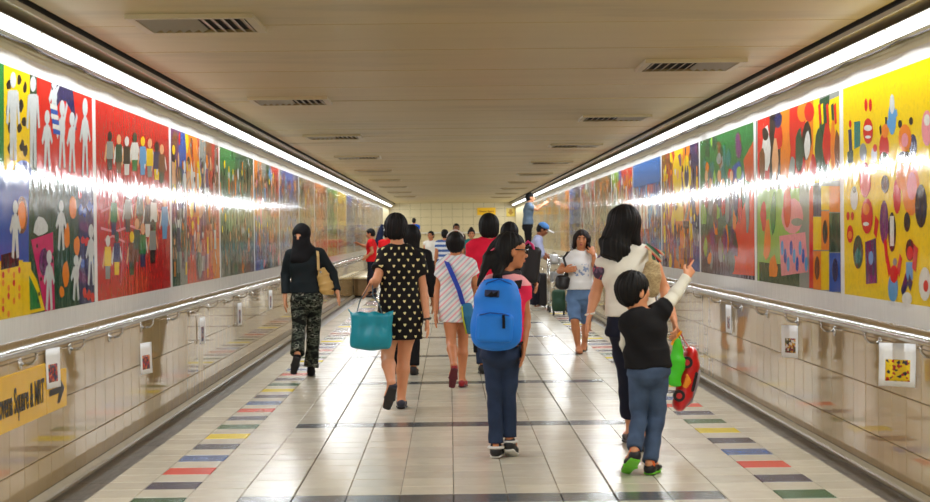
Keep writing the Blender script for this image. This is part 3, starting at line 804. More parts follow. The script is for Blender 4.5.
RSPEC = [
 ('mural with golden yellow loops on blue and orange, fourth on the right wall', [('n', 1.2, ('b', .4)), ('o', 1, ('br', .4)), ('y', 1.5, ('o', .4)), ('r', 1, ('p', .4)), ('br', 1, ('n', .3))], ['y', 'o', 'r', 'n', 'p', 'br', 'y', 'gr'], 'n'),
 ('sky blue mural with a white building and red base, fifth on the right wall', [('b', 1.5, ('p', .45)), ('lb', 2, ('gr', .3)), ('b', 1.5, ('r', .35))], ['b', 'lb', 'w', 'gr', 'r', 'b'], 'b'),
 ('red mural with blue letters and green edge, sixth on the right wall', [('r', 2, ('o', .4)), ('b', .5, None), ('lg', 1.4, ('y', .4))], ['r', 'lg', 'o', 'b', 'w'], 'r'),
 ('dark olive mural with an orange figure, seventh on the right wall', [('dg', 2, ('br', .4)), ('br', 1, None)], ['br', 'dg', 'o', 'gr'], 'dg'),
 ('pale grey mural with red edge, eighth on the right wall', [('r', .6, None), ('gr', 2, None), ('p', 1, ('gr', .4))], ['gr', 'w', 'r', 'p'], 'gr'),
 ('slate blue mural, ninth on the right wall', [('n', 2, ('gr', .4)), ('b', 1, None)], ['n', 'gr', 'b', 'lb'], 'n'),
 ('orange and cream mural, tenth on the right wall', [('o', 1, None), ('gr', 1.5, ('o', .5))], ['o', 'gr', 'y', 'br'], 'o')]
for k in range(3, 16):
    ya, yb = PR_[k]
    lab, bands, figs, bg = RSPEC[k - 3] if k < 10 else ('faded multicoloured mural, %s on the right wall' % ordn[k], [('gr', 1, None), ('o', .6, ('gr', .5)), ('dg', .6, None), ('gr', 1, None)], ['gr', 'o', 'dg', 'br', 'w'], 'gr')
    root = mural('right', k, ya, yb, lab)
    p = Print('right', ya + .05, yb - .05, ZB, ZT, 30 + k)
    if k == 3:
        for a, z, c in ((.9, 2.05, 'y'), (.9, 2.05, 'n'), (1.7, 2.1, 'r'), (1.7, 2.1, 'y'), (1.3, 1.4, 'o')):
            p.ell(ya + a, z, .3 if c == 'y' else .17, .22 if c == 'y' else .12, c, 6)
    if k == 4:
        p.rect(ya + 1.3, 1.5, ya + 2.3, 1.9, 'w', 6); p.rect(ya + 1.5, 1.45, ya + 1.62, 1.9, 'r', 7); p.rect(ya + 1.9, 1.45, ya + 2.02, 1.9, 'r', 7)
    random_print(p, bands, figs, 70 + k, 46 if k < 8 else 24, 2)
    if k == 4: p.rect(ya, 2.06, yb, ZT, (28, 110, 190), 8)
    p.build(root, bg)

# ------------------------------------------------------------------ signs and paper notices
M_SIGN = mat('yellow_sign', (236, 184, 10), 0.25, 0.5, vary=0.03)
M_INK = mat('black_ink', (26, 24, 20), 0.5)
sg_ = empty('direction_sign', (XL, 9.0, 0.48)); tag(sg_, 'yellow wall sign reading Novena Square and MRT with a black arrow', 'sign')
ys0, yj, ye = 7.35, 9.37, 9.86
MB().box((XL, ys0, 0.48), (XL + 0.014, yj - 0.003, 0.765)).build('text_panel', M_SIGN, sg_)
MB().box((XL, yj + 0.003, 0.48), (XL + 0.014, ye, 0.70)).build('arrow_panel', M_SIGN, sg_)
def text(body, size, loc, rot, m, parent, sx=1.0, off=0.0, align='RIGHT'):
    cu = bpy.data.curves.new('lettering', 'FONT'); cu.body = body; cu.size = size; cu.align_x = align; cu.align_y = 'CENTER'
    cu.extrude = 0.001; cu.offset = off
    t_ = bpy.data.objects.new('lettering_curve', cu); COL.objects.link(t_)
    bpy.context.view_layer.update()
    me = bpy.data.meshes.new_from_object(t_.evaluated_get(bpy.context.evaluated_depsgraph_get()))
    bpy.data.objects.remove(t_)
    me.materials.clear()
    o = link('lettering', me, m)
    o.parent = parent; o.location = Vector(loc) - wloc(parent); o.rotation_euler = rot; o.scale = (sx, 1, 1)
    return o
text('Novena Square & MRT', 0.185, (XL + 0.0155, yj - 0.06, 0.615), (math.pi / 2, 0, math.pi / 2), M_INK, sg_, 0.585, 0.004)
ar = MB(); za = 0.59; x = XL + 0.0145
pts = [(9.43, za - .018), (9.66, za - .018), (9.62, za - .075), (9.675, za - .075), (9.80, za), (9.675, za + .075), (9.62, za + .075), (9.66, za + .018), (9.43, za + .018)]
n_ = len(pts)
ar.add([(x, a, b) for a, b in pts] + [(x + .0012, a, b) for a, b in pts], [list(range(n_)), list(range(2 * n_ - 1, n_ - 1, -1))] + [(i, (i + 1) % n_, n_ + (i + 1) % n_, n_ + i) for i in range(n_)])
ar.build('arrow', M_INK, sg_)
# signs on the end wall
for (xa, xb, za, zb, nm, col, lab) in ((1.07, 1.77, 2.16, 2.44, 'hanging_sign', (250, 196, 10), 'bright yellow direction sign high on the end wall'), (2.18, 2.5, 2.1, 2.42, 'exit_sign', (226, 196, 70), 'paler yellow sign with a down arrow in the far right corner')):
    r0 = empty(nm, ((xa + xb) / 2, Y1, za)); tag(r0, lab, 'sign')
    MB().box((xa, Y1 - 0.05, za), (xb, Y1 - 0.012, zb)).build('board', mat(nm + '_yellow', col, 0.35), r0)
    if nm == 'hanging_sign':
        text('Novena Square', 0.095, ((xa + xb) / 2, Y1 - 0.052, (za + zb) / 2), (math.pi / 2, 0, 0), mat('red_ink', (150, 70, 10), 0.5), r0, 0.95, 0.002, 'CENTER')
    else:
        xm = (xa + xb) / 2
        MB().add([(xm - .05, Y1 - .052, zb - .05), (xm + .05, Y1 - .052, zb - .05), (xm + .05, Y1 - .052, za + .17), (xm + .12, Y1 - .052, za + .17), (xm, Y1 - .052, za + .04), (xm - .12, Y1 - .052, za + .17), (xm - .05, Y1 - .052, za + .17)], [tuple(range(7))]).build('arrow', mat('ochre_ink', (176, 130, 20), .5), r0)

M_PAPER = mat('white_paper', (238, 238, 240), 0.6)
def notice(side, yc, zt, w, h, turn, curl, cols, label, pic=(.18, .82, .15, .6)):
    """a sheet taped to the wall by its near edge and bending into the tunnel"""
    xw = XL if side == 'left' else XR; ii = 1 if side == 'left' else -1
    root = empty('paper_notice', (xw, yc, zt - h)); tag(root, label, 'paper', 'paper notices under the handrails')
    ch = math.sin(turn)
    def pt(u, v, off=0.0):   # u 0 near edge (taped) .. 1 free edge
        L = w * u
        a = turn * (0.55 + 0.45 * u)
        d = L * math.sin(a) + curl * (1 - v) ** 2 * 0.5
        return (xw + ii * (0.016 + d + off * math.cos(a)), yc - w / 2 * math.cos(turn) + L * math.cos(a) - off * math.sin(a), zt - h + h * v)
    def sheet(u0, u1, v0, v1, off, th, n=6):
        us = np.linspace(u0, u1, n); vs_ = np.linspace(v0, v1, n); V = []; Fc = []
        for o_ in (off, off + th):
            for v in vs_:
                for u in us: V.append(pt(u, v, o_))
        for b in (0, n * n):
            for i in range(n - 1):
                for j in range(n - 1):
                    q = (b + i * n + j, b + i * n + j + 1, b + (i + 1) * n + j + 1, b + (i + 1) * n + j)
                    Fc.append(q if b else q[::-1])
        rim = [j for j in range(n)] + [i * n + n - 1 for i in range(1, n)] + [(n - 1) * n + j for j in range(n - 2, -1, -1)] + [i * n for i in range(n - 2, 0, -1)]
        for i in range(len(rim)):
            a, b = rim[i], rim[(i + 1) % len(rim)]; Fc.append((a, b, n * n + b, n * n + a))
        return V, Fc
    V, Fc = sheet(0, 1, 0, 1, 0, 0.0006)
    mesh_world('sheet', V, Fc, M_PAPER, root, True)
    def fn(t):
        v = t.new('ShaderNodeTexVoronoi'); v.inputs['Scale'].default_value = 62.0; t.l.new(t.coord(), v.inputs['Vector'])
        s = t.new('ShaderNodeSeparateColor'); t.l.new(v.outputs['Color'], s.inputs[0])
        st = [(i / len(cols), rgba(c)) for i, c in enumerate(cols)]
        t.l.new(t.ramp(s.outputs[0], st, True), t.b.inputs['Base Color'])
    V, Fc = sheet(pic[0], pic[1], pic[2], pic[3], 0.0012, 0.0004)
    mesh_world('picture', V, Fc, mat('notice_print_%s_%d' % (side, int(yc * 10)), cols[0], 0.5, fn=fn), root, True)
red_ = [(150, 30, 30), (60, 50, 90), (210, 120, 60), (40, 60, 60), (190, 60, 60)]
mix_ = [(200, 150, 40), (120, 30, 40), (60, 60, 50), (210, 200, 190), (90, 90, 40)]
yel_ = [(236, 200, 10), (236, 200, 10), (180, 40, 30), (236, 200, 10), (40, 40, 50), (240, 190, 20)]
blu_ = [(60, 60, 70), (140, 60, 50), (200, 190, 180), (50, 70, 110)]
notice('left', 9.45, 0.845, .20, .225, .16, .01, red_, 'white notice with small dark picture partly over the yellow arrow sign')
notice('left', 12.3, 0.69, .21, .23, .22, .01, red_, 'white notice with red picture beside the arrow sign, second on the left wall')
notice('left', 15.2, 0.73, .20, .24, .10, .0, blu_, 'small white notice, third from the near end on the left wall', (.3, .75, .1, .65))
notice('left', 17.9, 0.75, .20, .24, .10, .0, blu_, 'small white notice, fourth from the near end on the left wall', (.3, .75, .1, .7))
notice('left', 21.0, 0.78, .20, .24, .10, .0, blu_, 'small white notice behind the camouflage trousers, fifth on the left wall', (.3, .75, .1, .7))
notice('right', 9.03, 0.845, .215, .235, .85, .012, yel_, 'white notice with yellow picture curling off the right wall nearest the viewer', (.18, .85, .12, .62))
notice('right', 12.08, 0.775, .17, .235, .55, .0, mix_, 'white notice with brown and yellow picture, second on the right wall')
notice('right', 14.95, 0.80, .20, .25, .08, .0, blu_, 'narrow white notice with dark picture, third on the right wall', (.3, .75, .15, .6))
notice('right', 20.2, 0.80, .20, .25, .08, .0, blu_, 'narrow white notice beside the raised hand, fourth on the right wall', (.3, .75, .15, .6))
# ------------------------------------------------------------------ solid modelling: smooth unions of tapered limbs, meshed with surface nets
V3 = lambda *a: np.array(a, float)
def unit(v): v = np.asarray(v, float); return v / (np.linalg.norm(v) + 1e-12)
def lerp(a, b, t): return np.asarray(a, float) * (1 - t) + np.asarray(b, float) * t

class Limb:
    """tapered elliptical limb a->b; (w, d) half width along u and half depth across; flat = square-cut ends"""
    def __init__(s, a, b, ra, rb, u=(1, 0, 0), flat=False):
        s.a, s.b = V3(*a), V3(*b)
        s.wa, s.da = ra if isinstance(ra, tuple) else (ra, ra)
        s.wb, s.db = rb if isinstance(rb, tuple) else (rb, rb)
        s.L = np.linalg.norm(s.b - s.a) + 1e-9; s.n = (s.b - s.a) / s.L
        u = V3(*u); u = u - s.n * np.dot(u, s.n)
        if np.linalg.norm(u) < 1e-3: u = np.cross(s.n, V3(0, 1, 0.1))
        s.u = unit(u); s.v = np.cross(s.n, s.u); s.flat = flat
        r = max(s.wa, s.wb, s.da, s.db)
        s.lo = np.minimum(s.a, s.b) - r; s.hi = np.maximum(s.a, s.b) + r
    def d(s, x, y, z):
        x = x - s.a[0]; y = y - s.a[1]; z = z - s.a[2]
        ax = x * s.n[0] + y * s.n[1] + z * s.n[2]
        uu = x * s.u[0] + y * s.u[1] + z * s.u[2]; vv = x * s.v[0] + y * s.v[1] + z * s.v[2]
        t = np.clip(ax / s.L, 0, 1)
        w = s.wa + (s.wb - s.wa) * t; d = s.da + (s.db - s.da) * t; m = np.minimum(w, d)
        if s.flat:
            q = np.sqrt((uu / w) ** 2 + (vv / d) ** 2)
            return np.maximum((q - 1) * m, np.abs(ax - s.L / 2) - s.L / 2)
        e = ax - t * s.L
        return (np.sqrt((uu / w) ** 2 + (vv / d) ** 2 + (e / m) ** 2) - 1) * m
class Ell:
    def __init__(s, c, r, R=None):
        s.c = V3(*c); s.r = V3(*r); s.R = np.eye(3) if R is None else np.asarray(R, float)
        m = s.r.max(); s.lo = s.c - m; s.hi = s.c + m
    def d(s, x, y, z):
        x = x - s.c[0]; y = y - s.c[1]; z = z - s.c[2]; q = 0
        for i in range(3): q = q + ((x * s.R[i][0] + y * s.R[i][1] + z * s.R[i][2]) / s.r[i]) ** 2
        return (np.sqrt(q) - 1) * s.r.min()
class Box:
    def __init__(s, c, h, R=None, rnd=0.01):
        s.c = V3(*c); s.h = V3(*h) - rnd; s.rnd = rnd; s.R = np.eye(3) if R is None else np.asarray(R, float)
        m = np.linalg.norm(V3(*h)); s.lo = s.c - m; s.hi = s.c + m
    def d(s, x, y, z):
        x = x - s.c[0]; y = y - s.c[1]; z = z - s.c[2]; o = 0; mx = None
        for i in range(3):
            q = np.abs(x * s.R[i][0] + y * s.R[i][1] + z * s.R[i][2]) - s.h[i]
            o = o + np.maximum(q, 0) ** 2; mx = q if mx is None else np.maximum(mx, q)
        return np.sqrt(o) + np.minimum(mx, 0) - s.rnd
class Half:
    """keeps the side n points away from (d<0 where (p-c).n<0)"""
    def __init__(s, c, n): s.c = V3(*c); s.n = unit(n)
    def d(s, x, y, z): return (x - s.c[0]) * s.n[0] + (y - s.c[1]) * s.n[1] + (z - s.c[2]) * s.n[2]

def nets(D, org, h):
    neg = D < 0
    c = np.zeros(tuple(n - 1 for n in D.shape), np.int8)
    offs = [(i, j, k) for i in (0, 1) for j in (0, 1) for k in (0, 1)]
    def sub(A, o): return A[o[0]:A.shape[0] - 1 + o[0], o[1]:A.shape[1] - 1 + o[1], o[2]:A.shape[2] - 1 + o[2]]
    for o in offs: c += sub(neg, o)
    act = (c > 0) & (c < 8)
    ai = np.argwhere(act)
    if len(ai) == 0: return np.zeros((0, 3)), np.zeros((0, 4), int)
    idx = -np.ones(c.shape, np.int64); idx[act] = np.arange(len(ai))
    dv = {o: D[ai[:, 0] + o[0], ai[:, 1] + o[1], ai[:, 2] + o[2]] for o in offs}
    S = np.zeros((len(ai), 3)); N = np.zeros(len(ai))
    for o in offs:
        for ax in range(3):
            if o[ax] == 0:
                o2 = list(o); o2[ax] = 1; o2 = tuple(o2)
                d0, d1 = dv[o], dv[o2]; cr = (d0 < 0) != (d1 < 0)
                t = np.where(cr, d0 / np.where(cr, d0 - d1, 1), 0)
                for a in range(3): S[:, a] += np.where(cr, o[a] + (t if a == ax else 0), 0)
                N += cr
    verts = (ai + S / N[:, None]) * h + org
    quads = []
    for ax in range(3):
        b, cc = (ax + 1) % 3, (ax + 2) % 3
        sl0 = [slice(None)] * 3; sl1 = [slice(None)] * 3
        sl0[ax] = slice(0, -1); sl1[ax] = slice(1, None)
        for q in (b, cc): sl0[q] = slice(1, -1); sl1[q] = slice(1, -1)
        n0, n1 = neg[tuple(sl0)], neg[tuple(sl1)]
        for flip, mask in ((False, n0 & ~n1), (True, ~n0 & n1)):
            e = np.argwhere(mask)
            if not len(e): continue
            e[:, b] += 1; e[:, cc] += 1
            def cell(db, dc):
                p = e.copy(); p[:, b] -= db; p[:, cc] -= dc
                return idx[p[:, 0], p[:, 1], p[:, 2]]
            qd = np.stack([cell(1, 1), cell(0, 1), cell(0, 0), cell(1, 0)], 1)
            quads.append(qd[:, ::-1] if flip else qd)
    return verts, np.concatenate(quads)

def solid(prims, h, k=0.02, subs=(), cuts=(), folds=None, ksub=0.01):
    """prims: list of shapes or (shape, k); subs cut away; cuts keep half-spaces; folds(x,y,z)->offset"""
    P_ = [(p if isinstance(p, tuple) else (p, k)) for p in prims]
    pad = 3 * h + 0.012
    lo = np.min([p[0].lo for p in P_], 0) - pad; hi = np.max([p[0].hi for p in P_], 0) + pad
    n = np.ceil((hi - lo) / h).astype(int) + 1
    ax = [(lo[i] + h * np.arange(n[i])).astype(np.float32) for i in range(3)]
    D = np.full(tuple(n), 1.0, np.float32)
    for p, kk in P_:
        m = kk + 3 * h
        s0 = np.maximum(np.floor((p.lo - m - lo) / h).astype(int), 0); s1 = np.minimum(np.ceil((p.hi + m - lo) / h).astype(int) + 1, n)
        sl = tuple(slice(a, b) for a, b in zip(s0, s1))
        x, y, z = ax[0][sl[0]][:, None, None], ax[1][sl[1]][None, :, None], ax[2][sl[2]][None, None, :]
        d = p.d(x, y, z).astype(np.float32); o = D[sl]
        if kk > 0:
            hh = np.maximum(kk - np.abs(o - d), 0) / kk
            D[sl] = np.minimum(o, d) - hh * hh * kk * 0.25
        else: D[sl] = np.minimum(o, d)
    X, Y, Z = ax[0][:, None, None], ax[1][None, :, None], ax[2][None, None, :]
    for p in subs:
        d = -p.d(X, Y, Z).astype(np.float32); hh = np.maximum(ksub - np.abs(D - d), 0) / ksub
        D = np.maximum(D, d) + hh * hh * ksub * 0.25
    if folds is not None: D = D + folds(X, Y, Z).astype(np.float32)
    for c in cuts: D = np.maximum(D, c.d(X, Y, Z).astype(np.float32))
    D[0], D[-1], D[:, 0], D[:, -1], D[:, :, 0], D[:, :, -1] = 1, 1, 1, 1, 1, 1
    return nets(D, lo, h)
def join(*ms):
    V, Fq, b = [], [], 0
    for v, f in ms:
        V.append(v); Fq.append(f + b); b += len(v)
    return np.concatenate(V), np.concatenate(Fq)
def make(name, m, mesh, parent=None, origin=None, smooth=True):
    return mesh_world(name, mesh[0], mesh[1], m, parent, smooth, None, origin)
def wrinkle(amp, seed=0, f=1.0, vert=1.0):
    """slanting creases that come and go over the cloth"""
    r = random.Random(seed)
    W = [(r.uniform(-45, 45) * f, r.uniform(-30, 30) * f, r.uniform(12, 48) * f * vert * r.choice((-1, 1)), r.uniform(0, 6.28)) for _ in range(5)]
    Mk = [(r.uniform(-14, 14), r.uniform(-14, 14), r.uniform(4, 11), r.uniform(0, 6.28)) for _ in range(5)]
    def fn(x, y, z):
        s = 0
        for (a, b, c, p), (ma, mb, mc, mp) in zip(W, Mk): s = s + np.sin(a * x + b * y + c * z + p) * np.clip(np.sin(ma * x + mb * y + mc * z + mp), 0, 1)
        return amp * s / 1.6
    return fn
def strands(amp, c, seed=0):
    """combed hair: ridges that run downwards"""
    def fn(x, y, z):
        an = np.arctan2(x - c[0], y - c[1])
        return amp * (np.sin(an * 29 + z * 9 + 1.5 * np.sin(z * 21)) * 0.6 + np.sin(an * 53 - z * 14 + 1.3) * 0.5 + np.sin(an * 11 + z * 17) * 0.7)
    return fn

class Frame:
    """head or hip frame: x = the person's right, y = forward, z = up"""
    def __init__(s, c, yaw=0.0, pitch=0.0, roll=0.0):
        s.c = V3(*c)
        R = Matrix.Rotation(-math.radians(yaw), 3, 'Z') @ Matrix.Rotation(math.radians(pitch), 3, 'X') @ Matrix.Rotation(math.radians(roll), 3, 'Y')
        s.M = np.array(R)            # columns = axes
        s.R = s.M.T
    def p(s, x, y, z): return s.c + s.M @ V3(x, y, z)
    def v(s, x, y, z): return s.M @ V3(x, y, z)

# ------------------------------------------------------------------ people
SKIN = {'tan': (196, 128, 88), 'fair': (216, 152, 114), 'brown': (150, 92, 60)}
def skin(k): return mat('skin_' + k, SKIN[k], 0.5, 0.4, vary=0.05)
def hairmat(k='black'):
    return mat('hair_' + k, {'black': (20, 18, 19), 'dark': (34, 25, 22), 'brown': (58, 38, 28)}[k], 0.62, 0.22)
M_EYEW = mat('eye_white', (225, 220, 212), 0.3); M_EYED = mat('eye_dark', (24, 16, 14), 0.2); M_LIP = mat('lips', (172, 84, 76), 0.45)

def head_prims(F, s):
    E = lambda c, r: Ell(F.p(*(V3(*c) * s)), V3(*r) * s, F.R)
    L = lambda a, b, ra, rb: Limb(F.p(*(V3(*a) * s)), F.p(*(V3(*b) * s)), ra * s, rb * s)
    pr = [E((0, -.012, .03), (.074, .094, .083)), E((0, .022, -.03), (.060, .070, .078)), E((0, .056, -.088), (.026, .026, .022)),
          E((0, .06, .03), (.055, .03, .04)), (L((0, .088, .008), (0, .106, -.026), .008, .013), .012 * s), (E((0, .094, -.03), (.017, .012, .009)), .01 * s),
          (E((0, .083, -.058), (.024, .012, .011)), .012 * s), (E((.035, .066, -.018), (.022, .016, .018)), .02 * s), (E((-.035, .066, -.018), (.022, .016, .018)), .02 * s)]
    for q in (-1, 1): pr.append((E((q * .076, -.004, -.008), (.010, .022, .031)), .008 * s))
    return pr
def face_parts(F, s, root, k_skin, brow='black', small=False):
    for q in (-1, 1):
        m1 = solid([Ell(F.p(q * .032 * s, .083 * s, .006 * s), V3(.015, .008, .0085) * s, F.R)], .004 * s, 0)
        e = make('eye', M_EYEW, m1, root)
        m2 = solid([Ell(F.p(q * .032 * s, .0885 * s, .006 * s), V3(.0085, .005, .008) * s, F.R)], .003 * s, 0)
        make('iris', M_EYED, m2, e)
        b = solid([Limb(F.p(q * .016 * s, .094 * s, .026 * s), F.p(q * .047 * s, .085 * s, .028 * s), .0052 * s, .0042 * s)], .003 * s, 0)
        make('eyebrow', hairmat(brow), b, root)
    make('lips', M_LIP, solid([Ell(F.p(0, .096 * s, -.055 * s), V3(.022, .006, .005) * s, F.R), Ell(F.p(0, .094 * s, -.064 * s), V3(.018, .006, .006) * s, F.R)], .0035 * s, .002), root)

def hand_mesh(wr, d, side, s, curl=0.35, thumb=1, point=False, fist=0.0, h=.0045, toward=None):
    """wrist point, direction of the hand, side = direction across the knuckles (towards the thumb when thumb=1)"""
    d = unit(d); side = np.asarray(side, float); side = unit(side - d * np.dot(side, d)); nrm = np.cross(d, side)
    if toward is not None and np.dot(nrm, toward) < 0: nrm = -nrm
    P_ = lambda a, b, c: wr + (d * a + side * b + nrm * c) * s
    pr = [Limb(P_(-.02, 0, 0), P_(.03, 0, 0), (.026 * s, .021 * s), (.034 * s, .016 * s), side), Limb(P_(.02, 0, 0), P_(.082, 0, 0), (.034 * s, .016 * s), (.039 * s, .012 * s), side)]
    fl = [(.029, .072), (.0098, .080), (-.0098, .075), (-.028, .058)]
    for i, (o, L) in enumerate(fl):
        c = curl if not (point and i == 0) else 0.0
        if point and i > 0: c = 1.5
        c = max(c, fist)
        a = P_(.080, o, 0); ang = c
        pts = [a]; dirv = 0.0; cur = V3(.080, o, 0)
        for seg, q in ((.45, .5), (.32, .9), (.23, 1.2)):
            dirv = ang * q
            cur = cur + V3(math.cos(dirv), o * .6, math.sin(dirv)) * V3(L * seg, L * seg * .6, L * seg)
            pts.append(P_(*cur))
        for j in range(3): pr.append((Limb(pts[j], pts[j + 1], (.0092 - .0008 * j) * s, (.0086 - .0009 * j) * s), .004 * s))
    t0, t1, t2, t3 = P_(.012, .026 * thumb, .004), P_(.038, .048 * thumb, .012), P_(.062, .056 * thumb, .02), P_(.082, .054 * thumb, .026)
    pr += [(Limb(t0, t1, .014 * s, .0115 * s), .01 * s), (Limb(t1, t2, .0115 * s, .0095 * s), .006 * s), (Limb(t2, t3, .0095 * s, .008 * s), .004 * s)]
    return solid(pr, h, .006 * s)

class Person:
    """J: joints in world metres; L/R mean left/right in the picture"""
    def __init__(s, label, J, size, yaw, skin_k='tan', res=.010, w=1.0, group=None):
        base = (J['hipL'] + J['hipR']) / 2
        z0 = J.get('ground', 0.0)
        s.root = empty('person', (base[0], base[1], z0), label, 'person', group)
        s.J = J; s.s = size; s.hs = J.get('hs', size); s.yaw = yaw; s.k = skin_k; s.h = res; s.w = w
        a = math.radians(yaw); s.f = V3(math.sin(a), math.cos(a), 0)
        s.us = unit((J['shR'] - J['shL']) * V3(1, 1, 0.15)); s.uh = unit((J['hipR'] - J['hipL']) * V3(1, 1, 0))
        s.pel = base; s.neck = J['neck']
        s.waist = lerp(base, s.neck, .34); s.chest = lerp(base, s.neck, .70)
        s.head = Frame(J['head'], J.get('hyaw', yaw), J.get('hpitch', 0), J.get('hroll', 0))
    def torso(s, o=0.0, hem=None, hemr=None, flat=True, top=.86, hipw=.165, waistw=.128, chw=.152):
        """econes of the trunk, grown by o; hem = height of a square-cut lower edge"""
        S, w = s.s, s.w; g = lambda a, b: (a * S * w + o, b * S * w + o)
        tp = lerp(s.pel, s.neck, top + .08)
        pr = [Limb(s.pel, s.waist, g(hipw, .112), g(waistw, .095), s.uh), Limb(s.waist, s.chest, g(waistw, .095), g(chw, .108), s.us),
              Limb(s.chest, tp, g(chw, .106), g(chw * .72, .07), s.us), Limb(lerp(s.J['shL'], s.J['shR'], .12), lerp(s.J['shL'], s.J['shR'], .88), .05 * S * w ** .5 + o, .05 * S * w ** .5 + o)]
        return pr
    def body(s, fingers=True, hands=('L', 'R'), curl=.35, hand_kw=None, legk=1.0):
        J, S, w = s.J, s.s, s.w; wl = w ** .6; lk = legk * wl
        hand_kw = hand_kw or {}
        pr = s.torso(-.010, hipw=.150)
        hb = s.head.p(0, -.022 * s.hs, -.075 * s.hs)
        pr.append((Limb(s.neck + V3(0, 0, -.03) * S, hb, .056 * S * wl, .049 * S * wl), .03))
        for q in 'LR':
            sh, el, wr = J['sh' + q], J['el' + q], J['wr' + q]
            pr += [(Limb(sh, lerp(sh, el, .4), .047 * S * wl, .043 * S * wl), .03), (Limb(lerp(sh, el, .4), el, .043 * S * wl, .034 * S * wl), .02), (Limb(el, lerp(el, wr, .3), .035 * S * wl, .037 * S * wl), .015), (Limb(lerp(el, wr, .3), wr, .037 * S * wl, .023 * S * wl), .015)]
            hp, kn, an = J['hip' + q], J['kn' + q], J['an' + q]
            back = -s.f
            calf = lerp(kn, an, .30) + back * (.012 if legk > .95 else -.004) * S
            pr += [(Limb(hp, lerp(hp, kn, .5), .084 * S * lk, .068 * S * lk), .03), (Limb(lerp(hp, kn, .5), kn, .068 * S * lk, .050 * S * lk), .02), (Limb(kn, calf, .049 * S * lk, .053 * S * lk), .02), (Limb(calf, an, .053 * S * lk, .032 * S * lk), .02)]
            to = J['to' + q]
            heel = an + unit(an - kn) * .03 * S - unit(to - an) * .02 * S
            pr += [(Limb(an, lerp(an, to, .5) + V3(0, 0, -.01) * S, .033 * S, (.036 * S, .026 * S), np.cross(to - an, V3(0, 0, 1))), .015), (Limb(lerp(an, to, .45), to, (.040 * S, .024 * S), (.036 * S, .016 * S), np.cross(unit(to - an) + V3(1e-3, 0, 0), V3(0, 0, 1))), .012), (Ell(heel, V3(.03, .032, .028) * S), .012)]
        hm = head_prims(s.head, s.hs)
        ms = [solid(pr, s.h, .03), solid(hm + [(Limb(s.neck, hb, .05 * S * wl, .049 * S * wl), .03)], max(s.h * .6, .005), .02)]
        if fingers:
            for q in 'LR':
                if q not in hands: continue
                wr, el = J['wr' + q], J['el' + q]
                kw = dict(curl=curl, toward=s.pel - wr); kw.update(hand_kw.get(q, {}))
                d = kw.pop('d', unit(wr - el)); sd = kw.pop('side', s.f)
                ms.append(hand_mesh(wr, d, sd, S, h=max(.0045, s.h * .45), **kw))
        s.body_o = make('body', skin(s.k), join(*ms), s.root)
        return s.body_o
    def part(s, name, m, prims, k=.03, parent=None, **kw):
        h = kw.pop('h', s.h)
        return make(name, m, solid(prims, h, k, **kw), parent or s.root)
    def top(s, m, hem, hemr, sleeve=.55, o=.014, name='shirt', wr=.006, slr=.0, seed=1, neckline=.05, sl_o=.012, h=None, shape={}):
        """hem: height of the lower edge, hemr: its half width and depth; sleeve: fraction of the arm (2 = to the wrist)"""
        J, S = s.J, s.s; wl = s.w ** .6
        pr = s.torso(o, **shape)
        hp = V3(s.pel[0], s.pel[1], hem)
        pr.append((Limb(s.waist, hp, (.135 * S * s.w + o, .1 * S * s.w + o), hemr, s.uh, True), .03))
        for q in 'LR':
            sh, el, w_ = J['sh' + q], J['el' + q], J['wr' + q]
            if sleeve <= 0: continue
            if sleeve <= 1:
                e = lerp(sh, el, sleeve); st = sh + (sh - e) * .0
                pr.append((Limb(st, e, .052 * S * wl + sl_o, (.047 * S * wl + sl_o + slr), s.f, True), .035))
                pr.append((Ell(sh, V3(1, 1, 1) * (.05 * S * wl + sl_o)), .03))
            else:
                e = lerp(el, w_, sleeve - 1)
                pr += [(Limb(sh, el, .05 * S * wl + sl_o, .038 * S * wl + sl_o), .035), (Limb(el, e, .038 * S * wl + sl_o, .028 * S * wl + sl_o + slr, s.f, True), .02)]
        cuts = [Half((0, 0, hem), (0, 0, -1))]
        subs = [Ell(s.neck + V3(0, 0, .035 * S), V3(.062, .062, neckline) * S)]
        return s.part(name, m, pr, .03, subs=subs, cuts=cuts, folds=wrinkle(wr, seed), **({'h': h} if h else {}))
    def trousers(s, m, top, length=2.0, o=.012, hemo=.02, name='trousers', wr=.006, seed=2, kneeo=None, h=None, seat=.11, wf=1.35):
        J, S = s.J, s.s; wl = s.w ** .6; kneeo = o if kneeo is None else kneeo
        pt = V3(s.pel[0], s.pel[1], top)
        pr = [Limb(s.pel - V3(0, 0, .02 * S), pt, (.162 * S * s.w + o, .115 * S * s.w + o), (.142 * S * s.w + o, .10 * S * s.w + o), s.uh, True)]
        pr.append((Limb(lerp(J['hipL'], J['hipR'], .3) - s.f * .03 * S, lerp(J['hipL'], J['hipR'], .7) - s.f * .03 * S, seat * S * s.w, seat * S * s.w), .03))
        pr.append((Ell(s.pel - V3(0, 0, .035 * S), V3(.11, .105, .095) * S * s.w), .02))
        for q in 'LR':
            hp, kn, an = J['hip' + q], J['kn' + q], J['an' + q]
            if length <= 1:
                e = lerp(hp, kn, length); pr += [(Limb(hp, e, .085 * S * wl + o, .058 * S * wl + o + hemo, s.uh, True), .003), (Ell(hp, V3(1, 1, 1) * (.085 * S * wl + o)), .02)]
            else:
                e = lerp(kn, an, length - 1)
                pr += [(Limb(hp, kn, .082 * S * wl + o, .054 * S * wl + kneeo), .012), (Limb(kn, e, .054 * S * wl + kneeo, .042 * S * wl + hemo, s.uh, True), .006)]
        return s.part(name, m, pr, .025, cuts=[Half((0, 0, top), (0, 0, 1))], folds=wrinkle(wr, seed, .9, 1.3), **({'h': h} if h else {}))
